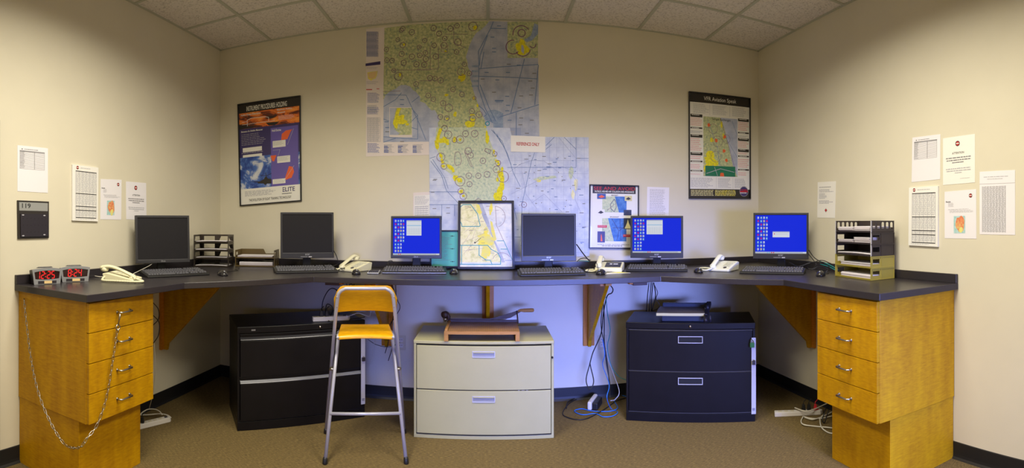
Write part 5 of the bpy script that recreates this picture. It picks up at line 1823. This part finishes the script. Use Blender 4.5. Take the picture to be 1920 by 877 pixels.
def plug(label, c, yaw, m='cable_black', s=1):
    t = thing('power_plug', label, 'plug', c, yaw, 'plugs in the power strips')
    MB().hull([(-.014 * s, -.013 * s, 0), (.014 * s, -.013 * s, 0), (.014 * s, .013 * s, 0), (-.014 * s, .013 * s, 0)], [(-.008 * s, -.008 * s, .04 * s), (.008 * s, -.008 * s, .04 * s), (.008 * s, .008 * s, .04 * s), (-.008 * s, .008 * s, .04 * s)], m).build('body', t, bevel=.003)
    MB().tube(crom([(0, 0, .038 * s), (0, 0, .055 * s), (.02, .01, .07 * s)], 5), .003, m, 7).build('strain_relief', t)


ps = power_strip('white power strip lying on the black cabinet behind the stool', (-1.11, 3.285, .7065), math.radians(30), .28, 'dark')
plug('black plug standing in the strip on the cabinet, leftmost', (-1.175, 3.247, .7395), .5)
plug('second black plug in the strip on the cabinet', (-1.14, 3.268, .7395), .5)
p = ATZ(300, 796, 0)
power_strip('white power strip on the carpet poking out beside the left pedestal', (-2.155, 2.57, .0005), math.radians(70), .30, 'dark')
cable('white cord looping over the left floor power strip', PX([(262, 778, 3.45), (268, 772, 3.5), (278, 767, 3.52), (290, 767, 3.5), (299, 771, 3.46), (304, 777, 3.42)]), .0042, 'cable_white', group='white cords at the left pedestal')
cable('second white cord behind the left floor power strip', [AT(262, 778, 3.5), AT(280, 777, 3.48), AT(300, 775.5, 3.48), AT(314, 778, 3.46), AT(321, 783, 3.44)], .0042, 'cable_white', group='white cords at the left pedestal')
plug('black plug in the left floor power strip', (-2.185, 2.49, .033), .5)

p = ATZ(1500, 778, 0)
power_strip('white power strip on the carpet left of the right pedestal', (2.13, 2.815, .0005), math.radians(-30), .36, 'red')
plug('black plug in the right floor power strip', (2.160, 2.798, .033), -.5, s=1.1)
plug('second black plug beside it in the right floor strip', (2.195, 2.778, .033), -.5, s=1.1)
plug('red plug in the right floor power strip', (2.236, 2.754, .033), -.5, 'poster_red')
for i, q in enumerate(([(1561, 752), (1546, 758), (1524, 768), (1508, 770), (1490, 764)], [(1506, 780), (1502, 790), (1508, 796), (1530, 799), (1552, 801), (1566, 803)], [(1506, 780), (1520, 784), (1540, 784), (1566, 778)], [(1546, 776), (1538, 784), (1540, 800), (1552, 810), (1566, 813)], [(1508, 782), (1524, 786), (1544, 780), (1560, 772)])):
    cable(['white cord draped over the right floor power strip', 'white cord making the lower loop left of the right pedestal', 'white cord running under the right pedestal', 'white cord drooping furthest forward by the right pedestal', 'white cord of the inner loop by the right pedestal'][i],
          [ATZ(a, b, .048 if i == 0 else .005 + .008 * ((k + i) % 2)) for k, (a, b) in enumerate(q)], .0045, 'cable_white', group='white cords at the right pedestal')
cable('black cord hanging over the white ones by the right pedestal', [ATZ(*p, z_) for *p, z_ in ((1548, 765, .06), (1545, 775, .05), (1542, 788, .01), (1546, 792, .01), (1550, 780, .05), (1554, 768, .06))], .004, 'cable_black', group='white cords at the right pedestal')
p = ATZ(1118, 765, 0)
t = thing('power_adapter_block', 'white and black surge block lying on the carpet among the blue cables', 'power block', (p.x, p.y + .04, 0), math.radians(62))
MB().box((0, .020, .032), (.19, .034, .064), 'strip_white').build('housing', t, bevel=.012, seg=4)
MB().box((-.01, -.020, .028), (.15, .044, .054), 'cable_black').build('plug_bank', t, bevel=.008, seg=3)

# ---------------------------------------------------------------- paper cutters
# wooden guillotine on the cream cabinet
zc = .6405
x0, x1 = -.282, .205
yf, yb = 3.122, 3.40
t = thing('paper_cutter', 'wooden guillotine paper cutter with a ruled board on the cream cabinet', 'paper cutter', (-.04, 3.26, zc))
bd = MB().hull([(-.245, -.150, .048), (.245, -.150, .048), (.245, .150, .048), (-.245, .150, .048)], [(-.245, -.150, .066), (.245, -.150, .066), (.245, .150, .066), (-.245, .150, .066)], 'cutter_wood')
for i in range(34):
    bd.box((-.235 + i * .0143, .0, .0662), (.0012, .29, .0006), 'sign_dark')
for i in range(20):
    bd.box((.0, -.14 + i * .0148, .0662), (.475, .0012, .0006), 'sign_dark')
bd.box((0, -.151, .057), (.49, .004, .020), 'cutter_wood')
bd.build('board', t, bevel=.0)
for x_ in (-.232, .232):
    MB().box((x_, 0, .030), (.028, .302, .060), 'cutter_wood').build('foot_rail', t, bevel=.003)
MB().box((-.232, 0, .072), (.018, .28, .014), 'cutter_wood').build('rule_fence', t, bevel=.002)
MB().box((0, .158, .072), (.50, .012, .018), 'iron_dark').build('fixed_blade', t)
arm = MB()
for x_a, x_b, za, zb_, zc_, zd in ((-.27, .06, .078, .080, .088, .086), (.06, .19, .080, .086, .124, .088), (.19, .275, .086, .135, .150, .124)):
    arm.hull([(x_a, .166, za), (x_b, .166, zb_), (x_b, .166, zc_), (x_a, .166, zd)], [(x_a, .172, za), (x_b, .172, zb_), (x_b, .172, zc_), (x_a, .172, zd)], 'iron_dark')
arm.hull([(.15, .163, .074), (.235, .163, .078), (.235, .163, .098), (.18, .163, .088)], [(.15, .166, .074), (.235, .166, .078), (.235, .166, .098), (.18, .166, .088)], 'alu')
arm.build('blade_arm', t)
MB().tube([(.255, .168, .140), (.275, .168, .146), (.30, .168, .145), (.35, .168, .145), (.366, .168, .145), (.370, .168, .145)], [.008, .010, .013, .014, .012, .004], 'cutter_wood', 12).build('handle', t)
MB().tube([(.245, .166, .144), (.250, .160, .10), (.252, .13, .06)], .005, 'iron_dark', 8).build('blade_guard', t)
pv = MB()
pv.tube([(-.275, .15, .115), (-.262, .175, .115)], .024, 'iron_dark', 14)
pv.tube([(-.262, .12, .086), (-.262, .16, .090)], [.014, .012], 'steel', 12)
pv.tube([(-.272, .165, .128), (-.250, .165, .122), (-.238, .160, .10), (-.243, .156, .08)], .012, 'iron_dark', 10)
pv.build('pivot', t)

# grey cutter on the right black cabinet
ang3 = c3.rotation_euler.z
cc = c3.location + Matrix.Rotation(ang3, 3, 'Z') @ Vector((.40, .16, 0))
t = thing('paper_cutter', 'grey slim paper trimmer with a cream edge on the right black cabinet', 'paper cutter', (cc.x, cc.y, .7045), ang3 + .01)
MB().box((.0, .01, .022), (.30, .24, .044), 'cutter_blue').build('base', t, bevel=.004)
MB().box((-.014, .0, .054), (.345, .275, .020), 'cutter_grey').build('board', t, bevel=.002)
MB().box((-.014, -.139, .054), (.345, .004, .019), 'poster_tan').build('front_edge', t)
MB().box((.02, .142, .074), (.36, .032, .034), 'cutter_blue').build('rear_fence', t, bevel=.003)
ar = MB()
ar.hull([(.150, -.150, .034), (.178, -.150, .034), (.215, .158, .072), (.178, .158, .072)], [(.152, -.150, .060), (.176, -.150, .060), (.213, .158, .100), (.180, .158, .100)], 'sign_black')
ar.cyl((.172, -.02, .085), (.190, -.02, .085), .02, 'sign_black')
ar.build('blade_arm', t, bevel=.003)
MB().tube([(.165, -.150, .045), (.165, -.175, .028), (.166, -.190, .018)], [.014, .013, .011], 'sign_black', 12).build('handle', t)
MB().cyl((.198, -.140, .002), (.198, -.140, .05), .009, 'sign_black').build('guard_post', t)

# ---------------------------------------------------------------- chain on the left pedestal
path = []
side = Plane((0, 1.560, 0), (1, -.0, 0))
for a, b in ((45, 563), (49, 600), (55, 650), (63, 700), (75, 745), (90, 782), (108, 815), (126, 836)):
    r_ = ray(a, b)
    # plane just in front of the end panel, which runs from (XL,1.582) to (-1.806,1.628)
    n_ = Vector((-.083, .9965, 0))
    P0 = Vector((XL, 1.566, 0))
    tt = (P0 - Vector((0, 0, CZ))).dot(n_) / r_.dot(n_)
    path.append(Vector((0, 0, CZ)) + r_ * tt)
for a, b in ((150, 838), (164, 820), (180, 800), (194, 765), (203, 728), (210, 685), (216, 645), (221, 612)):
    r_ = ray(a, b)
    X = -1.752 - (.035 if a < 160 else .01)
    path.append(Vector((0, 0, CZ)) + r_ * (X / r_.x))
t = thing('hanging_chain', 'thin steel chain looped from the left pedestal side to its top drawer handle', 'chain', tuple(path[0]))
cur = crom(path, 24)
links = MB()
acc, i = 0, 0
L_ = .0215
pos = [cur[0]]
for a, b in zip(cur, cur[1:]):
    acc += (b - a).length
    if acc >= L_:
        pos.append(b)
        acc = 0
for i in range(len(pos) - 1):
    a, b = pos[i], pos[i + 1]
    d_ = (b - a).normalized()
    sd = d_.cross(Vector((0.3, 1, 0.1))).normalized()
    if i % 2:
        sd = d_.cross(sd).normalized()
    c_ = (a + b) / 2
    hl, hw = (b - a).length * .5 + .0035, .0058
    lp = [c_ + d_ * (hl - hw) * (1 if math.cos(an) > 0 else -1) + d_ * hw * math.cos(an) + sd * hw * math.sin(an) for an in [2 * PI * k_ / 12 for k_ in range(12)]]
    links.tube(lp, .0017, 'steel', 5, closed=True)
links.build('link_run', t, world=True)
hk = MB()
p0 = path[0]
hk.tube([p0 + Vector((-.04, .02, .006)), p0 + Vector((-.01, .008, .006)), p0 + Vector((0, 0, 0)), p0 + Vector((.006, .004, -.006))], .0025, 'steel', 8)
hk.build('wall_hook', t, world=True)
e = path[-1]
hh = MB()
hp = Vector((-1.762, e.y, e.z))
rg = [hp + Vector((0, .014 * math.cos(a), .014 * math.sin(a) - .004)) for a in [2 * PI * k_ / 16 for k_ in range(16)]]
hh.tube(rg, .004, 'steel', 8, closed=True)
hh.build('key_ring', t, world=True)
sn = MB()
h2 = AT(224, 590, 2.56)
sn.tube([Vector((-1.760, e.y, e.z + .012)), Vector((-1.757, e.y + .008, e.z + .05)), Vector((-1.758, e.y + .012, e.z + .066))], [.004, .006, .005], 'steel', 8)
sn.tube([Vector((-1.760, e.y, e.z - .012)), Vector((-1.758, e.y - .002, e.z - .03))], [.005, .0035], 'steel', 8)
sn.build('snap_hook', t, world=True)


# ---------------------------------------------------------------- lights
def area(name, loc, rot, sx, sy, power, col, spread=180):
    l = bpy.data.lights.new(name, 'AREA')
    l.shape = 'RECTANGLE'
    l.size, l.size_y = sx, sy
    l.energy = power
    l.color = col
    l.spread = math.radians(spread)
    o = bpy.data.objects.new(name, l)
    COL.objects.link(o)
    o.location = loc
    o.rotation_euler = rot
    return o


WARM = (1.0, .92, .74)
for x_ in (-1.0, 1.0):
    area('ceiling_troffer', (x_, 1.55, ZC - .012), (0, 0, 0), .58, 1.18, 68, WARM, 155)
    area('ceiling_troffer', (x_, -1.0, ZC - .012), (0, 0, 0), .58, 1.18, 19, WARM, 160)
# blue fill light added behind the viewer to tint the back wall
area('blue_fill', (1.1, YF + .02, .85), (PI / 2 - .15, 0, .05), 2.2, 1.0, 66, (.20, .28, 1.0), 38)

w = bpy.data.worlds.new('world')
w.use_nodes = True
w.node_tree.nodes['Background'].inputs[0].default_value = (.8, .85, 1, 1)
w.node_tree.nodes['Background'].inputs[1].default_value = .2
scene.world = w
scene.cycles.max_bounces = 8
scene.cycles.diffuse_bounces = 5
scene.cycles.use_denoising = True
scene.view_settings.view_transform = 'Standard'
scene.view_settings.look = 'None'
scene.view_settings.gamma = 1
scene.view_settings.use_curve_mapping = False
scene.view_settings.exposure = -.08
